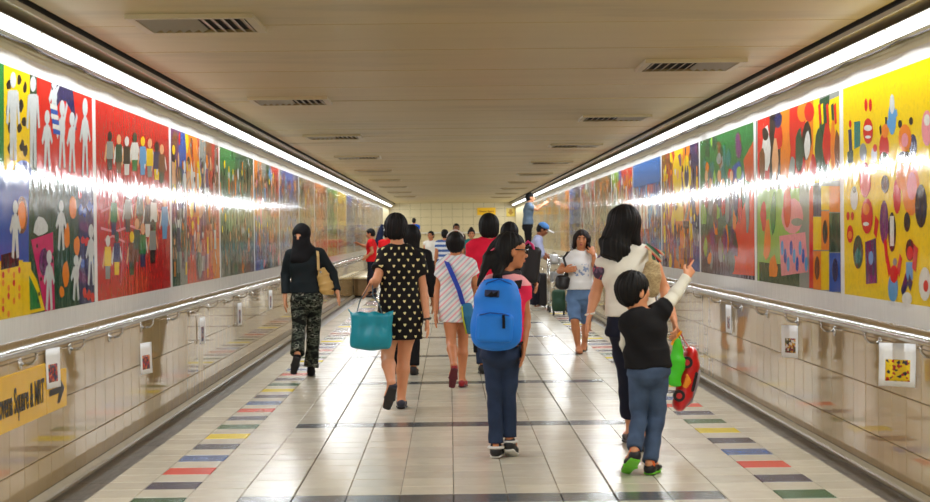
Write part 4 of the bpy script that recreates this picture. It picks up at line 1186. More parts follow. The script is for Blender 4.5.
    def shoe(s, q, m, msole, heel=None, toe=None, up=None, h=None, low=.05, open_=0.0, wide=1.0, ankle=True):
        J, S = s.J, s.s
        an, to = J['an' + q], J['to' + q]
        d = unit(to - an) if up is None else unit(toe - heel)
        if heel is None:
            heel = an - V3(0, 0, an[2] - s.J.get('ground', 0.0) - .038 * S) - unit(d * V3(1, 1, 0)) * .03 * S; toe = to + unit(d * V3(1, 1, 0)) * .02 * S
            toe = V3(toe[0], toe[1], s.J.get('ground', 0.0) + .034 * S); up = V3(0, 0, 1)
        ax = unit(toe - heel); up = unit(up - ax * np.dot(up, ax)); sd = np.cross(ax, up)
        L = np.linalg.norm(toe - heel); hh = h or max(s.h * .6, .005)
        mid = lerp(heel, toe, .5)
        pr = [Limb(heel + up * .012 * S, mid + up * .010 * S, (.034 * S * wide, .036 * S), (.040 * S * wide, .032 * S), sd), Limb(mid + up * .008 * S, toe, (.040 * S * wide, .031 * S), (.034 * S * wide, .020 * S), sd)]
        if ankle: pr.append((Limb(heel + ax * .02 * S, heel + ax * .025 * S + up * low * S, (.036 * S, .036 * S), (.040 * S, .042 * S), sd), .02))
        cut = [Half(heel - up * .022 * S, -up)]
        o = s.part('shoe', m, pr, .02, h=hh, cuts=cut)
        so = [Limb(heel - up * .022 * S, mid - up * .022 * S, (.037 * S * wide, .013 * S), (.043 * S * wide, .013 * S), sd), Limb(mid - up * .022 * S, toe - up * .018 * S, (.043 * S * wide, .013 * S), (.034 * S * wide, .012 * S), sd)]
        s.part('sole', msole, so, .01, h=hh, parent=o)
        return o
    def hair(s, m, style='short', length=.0, res=None, extra=(), name='hair', face=True, amp=.003, subs=()):
        S, F = s.hs, s.head
        E = lambda c, r: Ell(F.p(*(V3(*c) * S)), V3(*r) * S, F.R)
        pr = [E((0, -.014, .036), (.084, .103, .092)), E((0, -.045, -.01), (.076, .070, .082))] + list(extra)
        sb = list(subs)
        if face: sb += [E((0, .098, -.045), (.074, .085, .098)), E((0, .07, -.10), (.09, .10, .085))]
        if style == 'short':
            for q in (-1, 1): sb.append(E((q * .085, .012, -.03), (.022, .040, .045)))
        c = F.c
        return s.part(name, m, pr, .03 * S, h=res or max(s.h * .6, .006), subs=sb, folds=strands(amp, c))
# ------------------------------------------------------------------ the people
def HZ(px, py, Y): return P(px, py, Y)[2]
def joints(Y, **kw):
    """pixel joints (x, y[, distance]) -> world"""
    J = {}
    for k, v in kw.items():
        if isinstance(v, tuple): J[k] = P(v[0], v[1], v[2] if len(v) > 2 else Y)
        else: J[k] = v
    return J
M_DARKSOLE = mat('dark_rubber', (34, 32, 34), 0.6); M_WHITESOLE = mat('white_rubber', (222, 220, 216), 0.5)
M_JEANS = cloth('dark_blue_denim', (40, 52, 76), 0.3)
M_BLACKCLOTH = cloth('black_cloth', (22, 21, 24), 0.15)

# ---- woman in black headscarf and camouflage trousers
D = 17.3
J = joints(D, head=(301.5, 236), neck=(304, 250.5), shL=(290, 255), shR=(320, 253.5), elL=(285.5, 274, D + .05), wrL=(285, 298, D - .08), elR=(332.5, 273, D + .05), wrR=(337.5, 292, D - .08),
           hipL=(299.5, 299), hipR=(314, 299), knL=(298.5, 332, D - .12), anL=(297.3, 354, D - .32), toL=(294, 371, D - .30), knR=(313.5, 335, D + .1), anR=G(311, D + .06, .085), toR=G(311.3, D + .22, .035))
J['hyaw'] = 196
A = Person('woman in black headscarf, black top and camouflage trousers walking by the left handrail', J, 0.98, -3, 'fair', .011)
A.body(legk=.8)
face_parts(A.head, A.s, A.root, 'fair')
m = cloth('black_knit', (26, 34, 38), 0.2)
A.top(m, HZ(305, 293, D), (.172, .125), 1.94, .012, 'long_sleeved_top', .005, seed=3)
def camo(t):
    c = t.coord(); n = t.noise(t.scaled(c, (1.0, 1.0, 2.3)), 9.0, 3.0, 0.55)
    t.l.new(t.ramp(n, [(0.0, rgba((20, 22, 20))), (0.42, rgba((38, 44, 38))), (0.48, rgba((86, 92, 80))), (0.53, rgba((24, 26, 25))), (0.59, rgba((142, 144, 130))), (0.64, rgba((34, 36, 33)))], True), t.b.inputs['Base Color'])
A.trousers(mat('camouflage_cloth', (50, 54, 48), 0.85, 0.2, fn=camo), HZ(305, 287, D), 1.97, .012, .034, wr=.005, seed=4, kneeo=.014)
E = lambda F, c, r, S: Ell(F.p(*(V3(*c) * S)), V3(*r) * S, F.R)
F = A.head
A.part('headscarf', M_BLACKCLOTH, [E(F, (0, -.01, .035), (.093, .112, .100), 1), E(F, (0, .03, -.06), (.080, .082, .085), 1), Limb(P(301, 244, D), P(300.5, 258, D - .06), (.085, .09), (.112, .075), (1, 0, 0)), Limb(P(303, 244, D), P(306, 252, D), (.075, .085), (.11, .10), (1, 0, 0))],
       .03, h=.007, subs=[E(F, (0, .115, .008), (.044, .05, .016), 1)], folds=wrinkle(.004, 5, 1.2))
for q in 'LR': pass
A.shoe('L', M_BLACKCLOTH, M_DARKSOLE, heel=P(297, 357, D - .36), toe=P(293.6, 373, D - .30), up=V3(0.1, .9, .3))
A.shoe('R', M_BLACKCLOTH, M_DARKSOLE)
# tan shoulder bag
bag = empty('shoulder_bag', P(327, 297, D - .1), 'tan leather shoulder bag at the side of the woman in camouflage trousers', 'bag')
M_TAN = mat('tan_leather', (196, 158, 92), 0.5, vary=0.1)
yb_ = D - .06
def quadbag(front, Y, th, h, rnd):
    """bag body: an outline at distance Y given thickness"""
    return [Limb(P(*front[i], Y), P(*front[(i + 1) % len(front)], Y), th, th) for i in range(len(front))]
pr = []
rows_ = [((317.2, 268.5), (325, 268)), ((317.8, 276), (328.8, 275)), ((318.6, 284), (332.5, 283)), ((319.6, 290.5), (335.5, 289.5)), ((322, 295.5), (333, 294))]
for i in range(4):
    a = lerp(P(*rows_[i][0], yb_), P(*rows_[i][1], yb_), .5); b = lerp(P(*rows_[i + 1][0], yb_), P(*rows_[i + 1][1], yb_), .5)
    wa = np.linalg.norm(P(*rows_[i][0], yb_) - P(*rows_[i][1], yb_)) / 2; wb = np.linalg.norm(P(*rows_[i + 1][0], yb_) - P(*rows_[i + 1][1], yb_)) / 2
    pr.append(Limb(a, b, (wa, .030 + .008 * i), (wb, .036 + .008 * min(i, 2)), (1, 0, 0), True))
make('body', M_TAN, solid(pr, .008, .02, folds=wrinkle(.003, 2)), bag)
b = MB(); b.strap([P(318.5, 270, yb_ - .04), P(318, 256, yb_ - .06), P(317, 248.5, D - .02), P(318.5, 247.8, D + .06), P(322.5, 256, D + .1), P(323.5, 269, yb_ + .04)], .013, .003, (1, .3, 0)); b.build('strap', mat('pale_tan_strap', (214, 182, 120), .5), bag)
MB().disc(P(320.5, 272, yb_ - .05), (0, 1, 0), .012, .008).build('clasp', M_STEEL, bag)

# ---- woman in the polka-dot dress
D = 14.0
J = joints(D, head=(396.3, 228.5), neck=(398.5, 247.5), shL=(386, 254), shR=(416.5, 256), elL=(376.5, 280, D - .12), wrL=(368.5, 289, D + .05), elR=(423, 288, D + .03), wrR=(427, 319, D - .06),
           hipL=(391.5, 318), hipR=(408.5, 318), knL=(387.5, 357, D - .12), anL=(391.5, 383, D - .42), toL=(386.5, 405, D - .36), knR=(403.8, 357, D + .05), anR=G(401.3, D, .085), toR=G(402.2, D + .17, .03))
J['hyaw'] = 4; J['hpitch'] = -6
B = Person('woman with short hair in a black heart-dotted dress carrying a teal bag', J, 1.0, 0, 'fair', .009, 1.08)
B.body()
def dots(t):
    s = t.xyz(t.coord())
    U = t.m('MULTIPLY', t.m('ARCTAN2', s[0], t.m('ADD', t.m('MULTIPLY', s[1], -1.0), 0.06)), 0.185)
    vv = t.m('DIVIDE', s[2], 0.049); row = t.m('FLOOR', vv); fv = t.m('SUBTRACT', t.m('FRACT', vv), 0.5)
    uu = t.m('ADD', t.m('DIVIDE', U, 0.080), t.m('MULTIPLY', t.m('MODULO', t.m('ADD', row, 100.0), 2.0), 0.5)); fu = t.m('SUBTRACT', t.m('FRACT', t.m('ADD', uu, 50.0)), 0.5)
    x = t.m('MULTIPLY', fu, 0.080); y = t.m('MULTIPLY', fv, 0.049)
    hy = t.m('SUBTRACT', y, t.m('MULTIPLY', t.m('ABSOLUTE', x), 0.75))      # heart-like
    d = t.m('SQRT', t.m('ADD', t.m('MULTIPLY', x, x), t.m('MULTIPLY', hy, hy)))
    t.l.new(t.mix(t.m('LESS_THAN', d, 0.0108), rgba((20, 17, 18)), rgba((236, 222, 160))), t.b.inputs['Base Color'])
m = mat('heart_dotted_cloth', (20, 17, 18), 0.8, 0.25, fn=dots)
B.top(m, HZ(403, 339, D), (.19, .165), .62, .016, 'dress', .005, slr=.014, seed=6, neckline=.075)
B.part('waist_tie', m, [Limb(P(383, 290.5, D), P(416, 290.5, D), .006, .006)], 0, h=.006)
B.hair(hairmat('black'), 'bob', extra=[E(B.head, (0, -.02, .022), (.094, .108, .098), 1), E(B.head, (0, -.05, -.05), (.075, .055, .05), 1)], amp=.0035)
B.shoe('L', mat('navy_flat_shoe', (40, 42, 58), .5), M_DARKSOLE, heel=P(393, 387, D - .46), toe=P(387, 407, D - .36), up=V3(.1, .93, .35), ankle=False)
B.shoe('R', mat('navy_flat_shoe'), M_DARKSOLE, low=.02, ankle=False)
brc = MB(); c0 = J['wrR']
for i in range(2): brc.tube([c0 + V3(.034 * math.cos(t), .034 * math.sin(t), -.004 + .010 * i + .006 * math.cos(t)) for t in np.linspace(0, 2 * math.pi, 17)], .005, 6)
brc.build('bracelet', mat('dark_bracelet', (52, 44, 40), .4), B.root, True)
# teal tote
yb_ = D - .26
bag = empty('tote_bag', P(371, 352, yb_), 'large teal tote bag hanging from the arm of the woman in the dotted dress', 'bag')
M_TEAL = mat('teal_leather', (10, 140, 160), 0.42, vary=0.10)
c0 = P(371, 330.5, yb_)
pr = [Box(c0, (.172, .062, .150), Frame(c0, 0, 0, 2).R, .035), Ell(c0 + V3(0, 0, -.06), (.172, .088, .10)), (Limb(P(348.8, 309.5, yb_), P(358, 322, yb_), .008, .03), .03), (Limb(P(393.3, 311, yb_), P(386, 323, yb_), .008, .03), .03)]
def bagfold(x, y, z): return .007 * np.sin(x * 52 + np.sin(z * 14) * .8) * np.clip((z - .5) * 5, 0, 1) + .003 * np.sin(x * 23 + 1)
make('body', M_TEAL, solid(pr, .008, .03, folds=bagfold), bag)
b = MB()
ce_ = lerp(J['elL'], J['wrL'], .5)
for dx, dy in ((0, -.05), (.0, .05)):
    pts = [P(357, 312, yb_ + dy), P(359.5, 302, yb_ + dy * .8), P(364, 294, yb_ + dy * .4 + .1) , ce_ + V3(0, dy * .3, .045), P(373, 296, yb_ + dy * .4 + .1), P(379, 304, yb_ + dy * .8), P(382, 313, yb_ + dy)]
    h_ = MB(); h_.strap(pts, .013, .004, (0, 1, 0)); h_.build('handle', mat('dark_teal_handle', (60, 84, 92), .5), bag)

# ---- girl in the striped shirt
D = 15.9
J = joints(D, head=(455.3, 244), neck=(455.2, 257.5), shL=(443, 265), shR=(469.5, 264), elL=(437.8, 288, D + .05), wrL=(435.8, 313, D - .06), elR=(475.5, 284, D + .05), wrR=(471, 300, D + .22),
           hipL=(450, 308), hipR=(462.5, 308), knL=(451.3, 342, D - .1), anL=(454, 365, D - .38), toL=(452.3, 383, D - .33), knR=(463, 343, D + .05), anR=G(462, D, .08), toR=G(464.5, D + .16, .03))
J['hpitch'] = -4
C = Person('girl in a white shirt with pink and grey diagonal stripes, hair in a bun', J, .92, 0, 'tan', .010)
C.body()
def diag(t):
    s = t.xyz(t.coord())
    v = t.m('FRACT', t.m('DIVIDE', t.m('ADD', t.m('SUBTRACT', s[2], t.m('MULTIPLY', s[0], 0.95)), 10.0), 0.098))
    W_ = rgba((232, 232, 232))
    t.l.new(t.ramp(v, [(0.0, W_), (0.30, rgba((238, 176, 188))), (0.5, W_), (0.78, rgba((190, 198, 208)))], True), t.b.inputs['Base Color'])
C.top(mat('diagonal_striped_cloth', (232, 232, 232), .85, .2, fn=diag), HZ(455, 322, D), (.172, .145), .5, .018, 'shirt', .005, slr=.012, seed=8, shape={'waistw': .135})
C.trousers(cloth('white_cotton', (226, 226, 224)), HZ(455, 305, D), .22, -.004, .0, 'shorts', .0)
C.hair(hairmat('black'), 'bun', extra=[E(C.head, (0, -.10, .03), (.062, .055, .062), 1), E(C.head, (0, -.03, .01), (.088, .1, .095), 1)], amp=.002)
bnd = MB(); F = C.head
bnd.tube([F.p(.085 * math.cos(t), -.045, .035 + .095 * math.sin(t)) for t in np.linspace(.35, math.pi - .35, 14)], .006, 6); bnd.build('hair_band', mat('white_band', (230, 224, 220), .5), C.root, True)
M_RED = mat('dark_red_sandal', (150, 22, 34), .5)
C.shoe('L', M_RED, mat('wine_sole', (92, 18, 34), .5), heel=P(454.5, 368, D - .42), toe=P(452, 386, D - .33), up=V3(.05, .93, .35), ankle=False)
C.shoe('R', M_RED, mat('wine_sole'), low=.02, ankle=False)
bag = empty('sling_bag', P(467, 335, D - .05), 'blue sling bag with lime edge hanging beside the girl in the striped shirt', 'bag')
yb_ = D - .12
pr = [Limb(P(466.5, 306, yb_), P(468.5, 316, yb_), (.055, .03), (.06, .045), (1, 0, 0)), Limb(P(468.5, 316, yb_), P(469.5, 331, yb_), (.06, .045), (.04, .03), (1, 0, 0))]
make('body', mat('teal_blue_nylon', (26, 108, 152), .6, vary=.08), solid(pr, .008, .02), bag)
MB().tube([P(461.8, 306, yb_ - .02), P(463, 318, yb_ - .04), P(466.5, 334, yb_ - .02)], .008, 6).build('lime_edge', mat('lime_trim', (190, 200, 40), .5), bag, True)
b = MB(); b.strap([P(463.5, 305, yb_), P(459, 290, D - .175), P(453, 276, D - .17), P(447.5, 264, D - .13), P(446, 260, D - .02), P(448, 262, D + .08)], .022, .003, (1, 0, -.3)); b.build('strap', mat('royal_blue_strap', (28, 62, 178), .6), bag)

# ---- girl with the blue backpack
D = 10.9
J = joints(D, head=(511, 251), neck=(506.5, 275.5), shL=(488.5, 285), shR=(521.5, 286), elL=(483, 312, D + .08), wrL=(486, 336, D + .18), elR=(526, 317, D + .04), wrR=(524, 346, D - .04),
           hipL=(493, 354), hipR=(509.5, 354), knL=(494.7, 396, D), anL=G(496, D - .02, .10), toL=G(499, D + .14, .035), knR=(508.7, 396, D + .02), anR=(509.5, 437, D + .02), toR=(513.5, 451, D + .14), hs=1.0)
J['hyaw'] = 74; J['hpitch'] = -4
Dg = Person('girl with glasses and ponytail in a pink top and dark jeans wearing a backpack', J, .90, 4, 'tan', .008, .95)
Dg.body(hands=('R',), legk=.8)
face_parts(Dg.head, 1.0, Dg.root, 'tan')
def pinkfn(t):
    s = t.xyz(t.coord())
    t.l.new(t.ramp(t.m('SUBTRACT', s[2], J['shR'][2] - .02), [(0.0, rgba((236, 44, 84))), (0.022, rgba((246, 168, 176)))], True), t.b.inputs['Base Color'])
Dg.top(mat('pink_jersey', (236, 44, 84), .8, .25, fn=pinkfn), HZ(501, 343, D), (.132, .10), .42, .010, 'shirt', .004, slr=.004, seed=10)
Dg.part('collar', mat('charcoal_collar', (40, 38, 44), .8), [Limb(P(500, 273, D - .03), P(517, 273, D + .02), (.022, .05), (.022, .05), (0, 0, 1))], .02, h=.007)
Dg.trousers(M_JEANS, HZ(501, 346, D), 2.0, .003, .010, wr=.004, seed=11, kneeo=.004)
F = Dg.head
hm_ = hairmat('black')
Dg.hair(hm_, 'long', extra=[E(F, (0, -.05, -.03), (.08, .06, .08), 1), Limb(P(500, 256, D - .02), P(497, 277, D - .12), (.05, .045), (.03, .02), (1, 0, 0)), Limb(P(494.5, 246, D), P(489, 258, D - .06), (.03, .03), (.036, .034), (1, 0, 0)), Limb(P(489, 258, D - .06), P(478, 286, D - .15), (.036, .03), (.010, .010), (1, 0, 0))], amp=.003, subs=[E(F, (.07, .058, -.035), (.05, .062, .085), 1), E(F, (.085, .0, -.012), (.02, .022, .03), 1)])
MB().tube([P(491.5, 250.5, D - .03) + V3(.030 * math.cos(t), .03 * math.sin(t), .02 * math.cos(t)) for t in np.linspace(0, 2 * math.pi, 15)], .007, 6).build('hair_tie', mat('pink_hair_tie', (230, 90, 120), .6), Dg.root, True)
gl = MB()
for q in (-1, 1):
    gl.tube([F.p(q * .034 + .024 * math.cos(t), .098, .006 + .017 * math.sin(t)) for t in np.linspace(0, 2 * math.pi, 17)], .0042, 6)
    gl.tube([F.p(q * .058, .099, .012), F.p(q * .082, .05, .012), F.p(q * .086, 0, .010)], .0045, 6)
gl.tube([F.p(-.01, .1, .01), F.p(.01, .1, .01)], .0028, 6)
gl.build('glasses', mat('black_frame', (18, 16, 18), .3), Dg.root, True)
M_SNEAK = mat('black_sneaker', (26, 25, 28), .55)
for q in 'LR':
    if q == 'L': sh_ = Dg.shoe('L', M_SNEAK, M_WHITESOLE, wide=1.15)
    else: sh_ = Dg.shoe('R', M_SNEAK, M_WHITESOLE, heel=P(509, 447, D - .02), toe=P(514.5, 455, D + .15), up=V3(.05, .35, .93), wide=1.1)
    a_ = J['an' + q]
    MB().tube([a_ + V3(.047 * math.cos(t), .047 * math.sin(t) - .005, -.028) for t in np.linspace(0, 2 * math.pi, 15)], .010, 6).build('white_lining', M_WHITESOLE, sh_, True)
# backpack
yb_ = D - .205
bag = empty('backpack', P(496, 348, yb_), 'bright blue school backpack with dark logo on the back of the girl with glasses', 'backpack')
M_BLUE = mat('bright_blue_nylon', (14, 122, 226), 0.6, vary=0.06)
c0 = P(496.5, 314, yb_); px_ = D / F_PX
Rb = Frame(c0, 0, 0, 3).R
pr = [Box(c0 + V3(0, 0, -.03), (.150, .085, .185), Rb, .07), Box(c0 + V3(.012, .01, .08), (.125, .075, .145), Rb, .07), Ell(c0 + V3(0, -.02, -.08), (.150, .10, .14))]
make('body', M_BLUE, solid(pr, .008, .05, folds=wrinkle(.003, 12, .7)), bag)
pk = make('front_pocket', M_BLUE, solid([Box(P(494.5, 328, yb_ - .105), (.118, .035, .092), Rb, .03)], .007, .02, folds=wrinkle(.002, 13)), bag)
MB().tube([P(479.5, 315, yb_ - .138), P(490, 312.8, yb_ - .144), P(502, 313.8, yb_ - .142), P(509, 316, yb_ - .132)], .004, 6).build('zip', mat('dark_blue_zip', (10, 60, 140), .5), pk, True)
MB().strap([P(503.5, 315, yb_ - .15), P(503.6, 320, yb_ - .155), P(503.8, 328.5, yb_ - .15)], .009, .004, (1, 0, 0)).build('zip_pull', M_BLACKCLOTH, pk)
lg = make('logo_patch', mat('dark_logo', (26, 40, 78), .6), solid([Box(P(492, 293.5, yb_ - .088), (.047, .010, .022), Frame(c0, 0, -12, 4).R, .006)], .004, .0), bag)
MB().add([P(487, 296, yb_ - .102), P(492, 291, yb_ - .103), P(493, 294, yb_ - .103), P(498, 291, yb_ - .102), P(497, 296, yb_ - .102), P(491, 297.3, yb_ - .102)], [(0, 1, 2, 3, 4, 5)]).build('emblem', M_BLACKCLOTH, lg)
MB().tube([P(480, 300, yb_ - .06), P(487, 283, yb_ - .05), P(499, 279, yb_ - .05), P(511, 284, yb_ - .05), P(516, 302, yb_ - .06)], .004, 6).build('zip', mat('dark_blue_zip'), bag, True)
MB().strap([P(494, 279.5, yb_ + .05), P(495.5, 274.5, yb_ + .04), P(501, 274.5, yb_ + .04), P(502.5, 279.5, yb_ + .05)], .010, .003, (0, 1, .2)).build('grab_handle', M_BLACKCLOTH, bag)
for sx, e in ((-1, 489), (1, 517)):
    MB().strap([P(e, 288, yb_ + .05), P(e + sx * 1.5, 280.5, D - .05), P(e + sx * 2, 279, D + .02), P(e + sx * 2.5, 286, D + .12), P(e + sx * 2, 320, D + .16), P(e + sx * 3, 342, D - .04), P(e + sx * 1, 344, yb_ + .08)], .024, .005, (1, 0, 0)).build('shoulder_strap', M_BLACKCLOTH, bag)
MB().strap([P(475, 342, yb_ + .05), P(475.2, 347, yb_ + .04), P(475.5, 352.5, yb_ + .04)], .012, .004, (1, 0, 0)).build('strap_end', M_BLACKCLOTH, bag)

# ---- boy pointing
D = 10.12
J = joints(D, head=(634, 291.5), neck=(643, 312.5, D + .02), shL=(630, 320, D - .05), shR=(661, 311, D + .05), elL=(625.5, 343, D + .06), wrL=(630, 358, D + .16), elR=(674.5, 294.5, D + .13), wrR=(687, 276.5, D + .2),
           hipL=(639.5, 373, D), hipR=(658, 372, D), knL=(639, 413, D + .02), anL=(634.5, 449, D - .16), toL=G(626, D + .0, .03), knR=(656, 417, D + .05), anR=G(650, D - .08, .085), toR=G(656.5, D + .07, .03), hs=.98)
J['hyaw'] = 58; J['hpitch'] = 4
Bo = Person('boy in a black T-shirt and jeans raising his arm to point at the mural', J, .80, 12, 'fair', .008, 1.0)
Bo.body(hand_kw={'R': dict(point=True, d=unit(P(697, 261, D + .27) - J['wrR']), side=V3(-.3, 0, 1)), 'L': dict(curl=.6)}, legk=.78)
face_parts(Bo.head, .98, Bo.root, 'fair')
Bo.top(M_BLACKCLOTH, HZ(650, 368, D), (.142, .118), .42, .014, 'shirt', .006, slr=.008, seed=14, neckline=.05, shape={'hipw': .16, 'waistw': .15, 'chw': .16})
wm = cloth('white_sleeve_cotton', (228, 226, 214), .06)
Bo.part('sleeve', wm, [Limb(lerp(J['shR'], J['elR'], .25), J['elR'], .046, .040), Limb(J['elR'], lerp(J['elR'], J['wrR'], .97), .040, .034, (0, 0, 1), True)], .02, h=.007, folds=wrinkle(.003, 15))
Bo.part('sleeve', wm, [Limb(lerp(J['shL'], J['elL'], .3), J['elL'], .044, .038), Limb(J['elL'], lerp(J['elL'], J['wrL'], .95), .038, .033, (0, 0, 1), True)], .02, h=.007, folds=wrinkle(.003, 16))
Bo.trousers(cloth('washed_denim', (66, 82, 108), .35), HZ(650, 362, D), 2.02, .006, .014, 'jeans', .005, seed=17, kneeo=.012)
Bo.hair(hairmat('black'), 'short', extra=[E(Bo.head, (0, -.02, .03), (.086, .104, .094), .98)], amp=.003)
M_GS = mat('lime_green_sole', (104, 196, 40), .5)
oL = Bo.shoe('L', M_SNEAK, M_GS, heel=P(635.5, 457, D - .20), toe=P(626, 470, D - .02), up=V3(.15, .55, .8), wide=1.15, low=.03)
oR = Bo.shoe('R', M_SNEAK, M_GS, wide=1.2, low=.035)
for q, (x, y) in (('L', (634.5, 453)), ('R', (646, 471))):
    Bo.part('sock', mat('orange_sock', (236, 110, 50), .8), [Limb(J['an' + q] + V3(0, -.002, .0), J['an' + q] + V3(0, -.012, -.03), .028, .031)], 0, h=.006)
for o_, q in ((oL, 'L'), (oR, 'R')):
    a_, t_ = J['an' + q], J['to' + q]
    MB().strap([lerp(a_, t_, .45) + V3(-.04, 0, -.015), lerp(a_, t_, .45) + V3(0, -.01, .02), lerp(a_, t_, .45) + V3(.04, 0, -.015)], .008, .004, (0, 1, 0)).build('green_strap', M_GS, o_)

# ---- woman with long black hair and white blouse
D = 11.3
J = joints(D, head=(623.5, 224.5), neck=(627, 248), shL=(605.5, 263), shR=(649.5, 256), elL=(596.5, 290, D + .05), wrL=(590, 314, D - .02), elR=(664, 288, D + .06), wrR=(674, 320, D - .10),
           hipL=(623.5, 332), hipR=(641.5, 332), knL=(628, 381, D + .12), anL=G(630.5, D + .22, .09), toL=G(627, D + .38, .03), knR=(645, 382, D - .05), anR=G(646, D - .22, .11), toR=G(646.5, D - .06, .03))
J['hyaw'] = -24; J['hpitch'] = -6
Fw = Person('woman with long black hair in a white blouse walking beside the pointing boy', J, 1.02, 4, 'fair', .009, 1.04)
Fw.body(hand_kw={'R': dict(fist=1.25)}, legk=.82)
wb_ = cloth('cream_blouse', (232, 228, 216), .05)
Fw.top(wb_, HZ(630, 316, D), (.178, .14), .10, .020, 'blouse', .006, seed=18, neckline=.08)
Fw.trousers(cloth('navy_denim', (26, 30, 48), .2), HZ(630, 314, D), 1.72, .014, .02, wr=.007, seed=19)
def floral(t):
    n = t.new('ShaderNodeTexVoronoi'); n.inputs['Scale'].default_value = 34.0; t.l.new(t.coord(), n.inputs['Vector'])
    s = t.new('ShaderNodeSeparateColor'); t.l.new(n.outputs['Color'], s.inputs[0])
    t.l.new(t.ramp(s.outputs[0], [(0, rgba((70, 54, 76))), (.5, rgba((110, 84, 110))), (.72, rgba((170, 70, 90))), (.85, rgba((60, 44, 60)))], True), t.b.inputs['Base Color'])
def ribbonfn(t):
    s = t.xyz(t.coord()); v = t.m('FRACT', t.m('MULTIPLY', t.m('ADD', s[2], s[0]), 17.0))
    t.l.new(t.ramp(v, [(0, rgba((70, 120, 92))), (.3, rgba((40, 70, 66))), (.5, rgba((214, 50, 54))), (.68, rgba((230, 170, 140))), (.85, rgba((206, 200, 180)))], True), t.b.inputs['Base Color'])
M_FLOR = mat('purple_floral_cloth', (90, 70, 90), .85, fn=floral); M_RIB = mat('green_red_ribbon', (70, 120, 92), .8, fn=ribbonfn)
sh, el = J['shL'], J['elL']
Fw.part('sleeve', M_FLOR, [Limb(lerp(sh, el, -.05), lerp(sh, el, .28), .064, .072, (0, 1, 0), False)], .02, h=.008, folds=wrinkle(.006, 20, 1.4))
sh, el = J['shR'], J['elR']
Fw.part('sleeve', wb_, [Limb(lerp(sh, el, -.05), lerp(sh, el, .2), .060, .064, (0, 1, 0), True)], .02, h=.008)
rb = MB(); sa = J['shR']
rb.strap([P(646, 245, D - .07), P(652, 249, D - .09), P(657, 255, D - .09), P(660, 262, D - .08)], .016, .003, (1, -.3, .3))
rb.strap([P(650, 247, D - .08), P(657, 251, D - .08), P(664.5, 254, D - .05)], .012, .003, (0, -.3, 1))
rb.strap([P(651, 250, D - .09), P(653, 258, D - .1), P(655.5, 265, D - .09)], .014, .003, (1, -.3, .3))
rb.build('shoulder_ribbon', M_RIB, Fw.root)
F = Fw.head
Fw.hair(hairmat('black'), 'long', extra=[E(F, (0, -.02, .03), (.093, .11, .098), 1), Limb(P(624, 222, D - .01), P(615, 246, D - .06), (.112, .085), (.102, .06), (1, 0, 0)), Limb(P(615, 246, D - .06), P(609.5, 259, D - .09), (.102, .06), (.070, .04), (1, 0, 0), True), Limb(P(630, 226, D - .02), P(638.5, 243.5, D - .05), (.06, .06), (.022, .025), (1, 0, 0))], amp=.003, face=True)
c0 = J['wrL']
MB().tube([c0 + V3(.030 * math.cos(t), .030 * math.sin(t), .006 * math.cos(t)) for t in np.linspace(0, 2 * math.pi, 17)], .007, 6).build('bracelet', mat('white_bracelet', (232, 228, 220), .4), Fw.root, True)
for q in 'LR': Fw.shoe(q, mat('dark_sandal', (40, 34, 34), .5), M_DARKSOLE, low=.02, ankle=False)
# straw bag on her right side
yb_ = D - .17
bag = empty('straw_bag', P(652, 296, yb_), 'woven straw shoulder bag against the white blouse', 'bag')
def straw(t):
    c = t.coord(); w_ = t.new('ShaderNodeTexBrick'); w_.inputs['Scale'].default_value = 34.0; w_.inputs['Color1'].default_value = rgba((206, 184, 140)); w_.inputs['Color2'].default_value = rgba((170, 146, 104)); w_.inputs['Mortar'].default_value = rgba((112, 92, 62))
    mp = t.new('ShaderNodeMapping'); t.l.new(c, mp.inputs[0]); mp.inputs['Rotation'].default_value = (math.pi / 2, 0, 0); t.l.new(mp.outputs[0], w_.inputs['Vector'])
    t.l.new(w_.outputs['Color'], t.b.inputs['Base Color']); t.bump(w_.outputs['Fac'], .5, .004)
make('body', mat('woven_straw', (200, 176, 130), .8, fn=straw), solid([Limb(P(652.5, 265, yb_), P(651.5, 277, yb_), (.052, .03), (.062, .05), (1, 0, 0)), Limb(P(651.5, 277, yb_), P(652, 291, yb_), (.062, .05), (.05, .045), (1, 0, 0))], .008, .02), bag)
MB().strap([P(650.5, 264, yb_ - .02), P(650, 254, yb_ + .01), P(649, 247.5, D - .02), P(651, 248, D + .06), P(655, 264, yb_ + .03)], .011, .004, (1, 0, 0)).build('strap', mat('straw_strap', (190, 166, 122), .8), bag)
# green carrier bag and toy-car bag in her right hand
hx = J['wrR'] + unit(J['wrR'] - J['elR']) * .07
yb_ = D - .12
bag = empty('green_bag', P(677, 389, yb_), 'lime green carrier bag with orange edge held beside the boy', 'bag')
M_GRN = mat('lime_green_plastic', (72, 206, 40), .4, vary=.08)
pr = [Limb(P(676.5, 340, yb_), P(677.5, 360, yb_), (.028, .012), (.05, .022), (.93, 0, -.3)), Limb(P(677.5, 360, yb_), P(675, 384, yb_), (.05, .022), (.045, .018), (.93, 0, -.3), False)]
make('body', M_GRN, solid(pr, .007, .02, folds=wrinkle(.003, 22, 1.5)), bag)
MB().strap([P(671.5, 345, yb_ - .02), P(674, 339.5, yb_ - .02), P(678.5, 335, yb_ - .02), P(681.5, 331.5, yb_ - .01)], .008, .004, (.5, 0, .8)).build('orange_edge', mat('orange_trim', (248, 170, 30), .5), bag)
MB().strap([P(677, 340, yb_), hx + V3(0, .0, -.01), P(680, 338, yb_ + .02)], .008, .002, (0, 1, 0)).build('handle', M_GRN, bag)
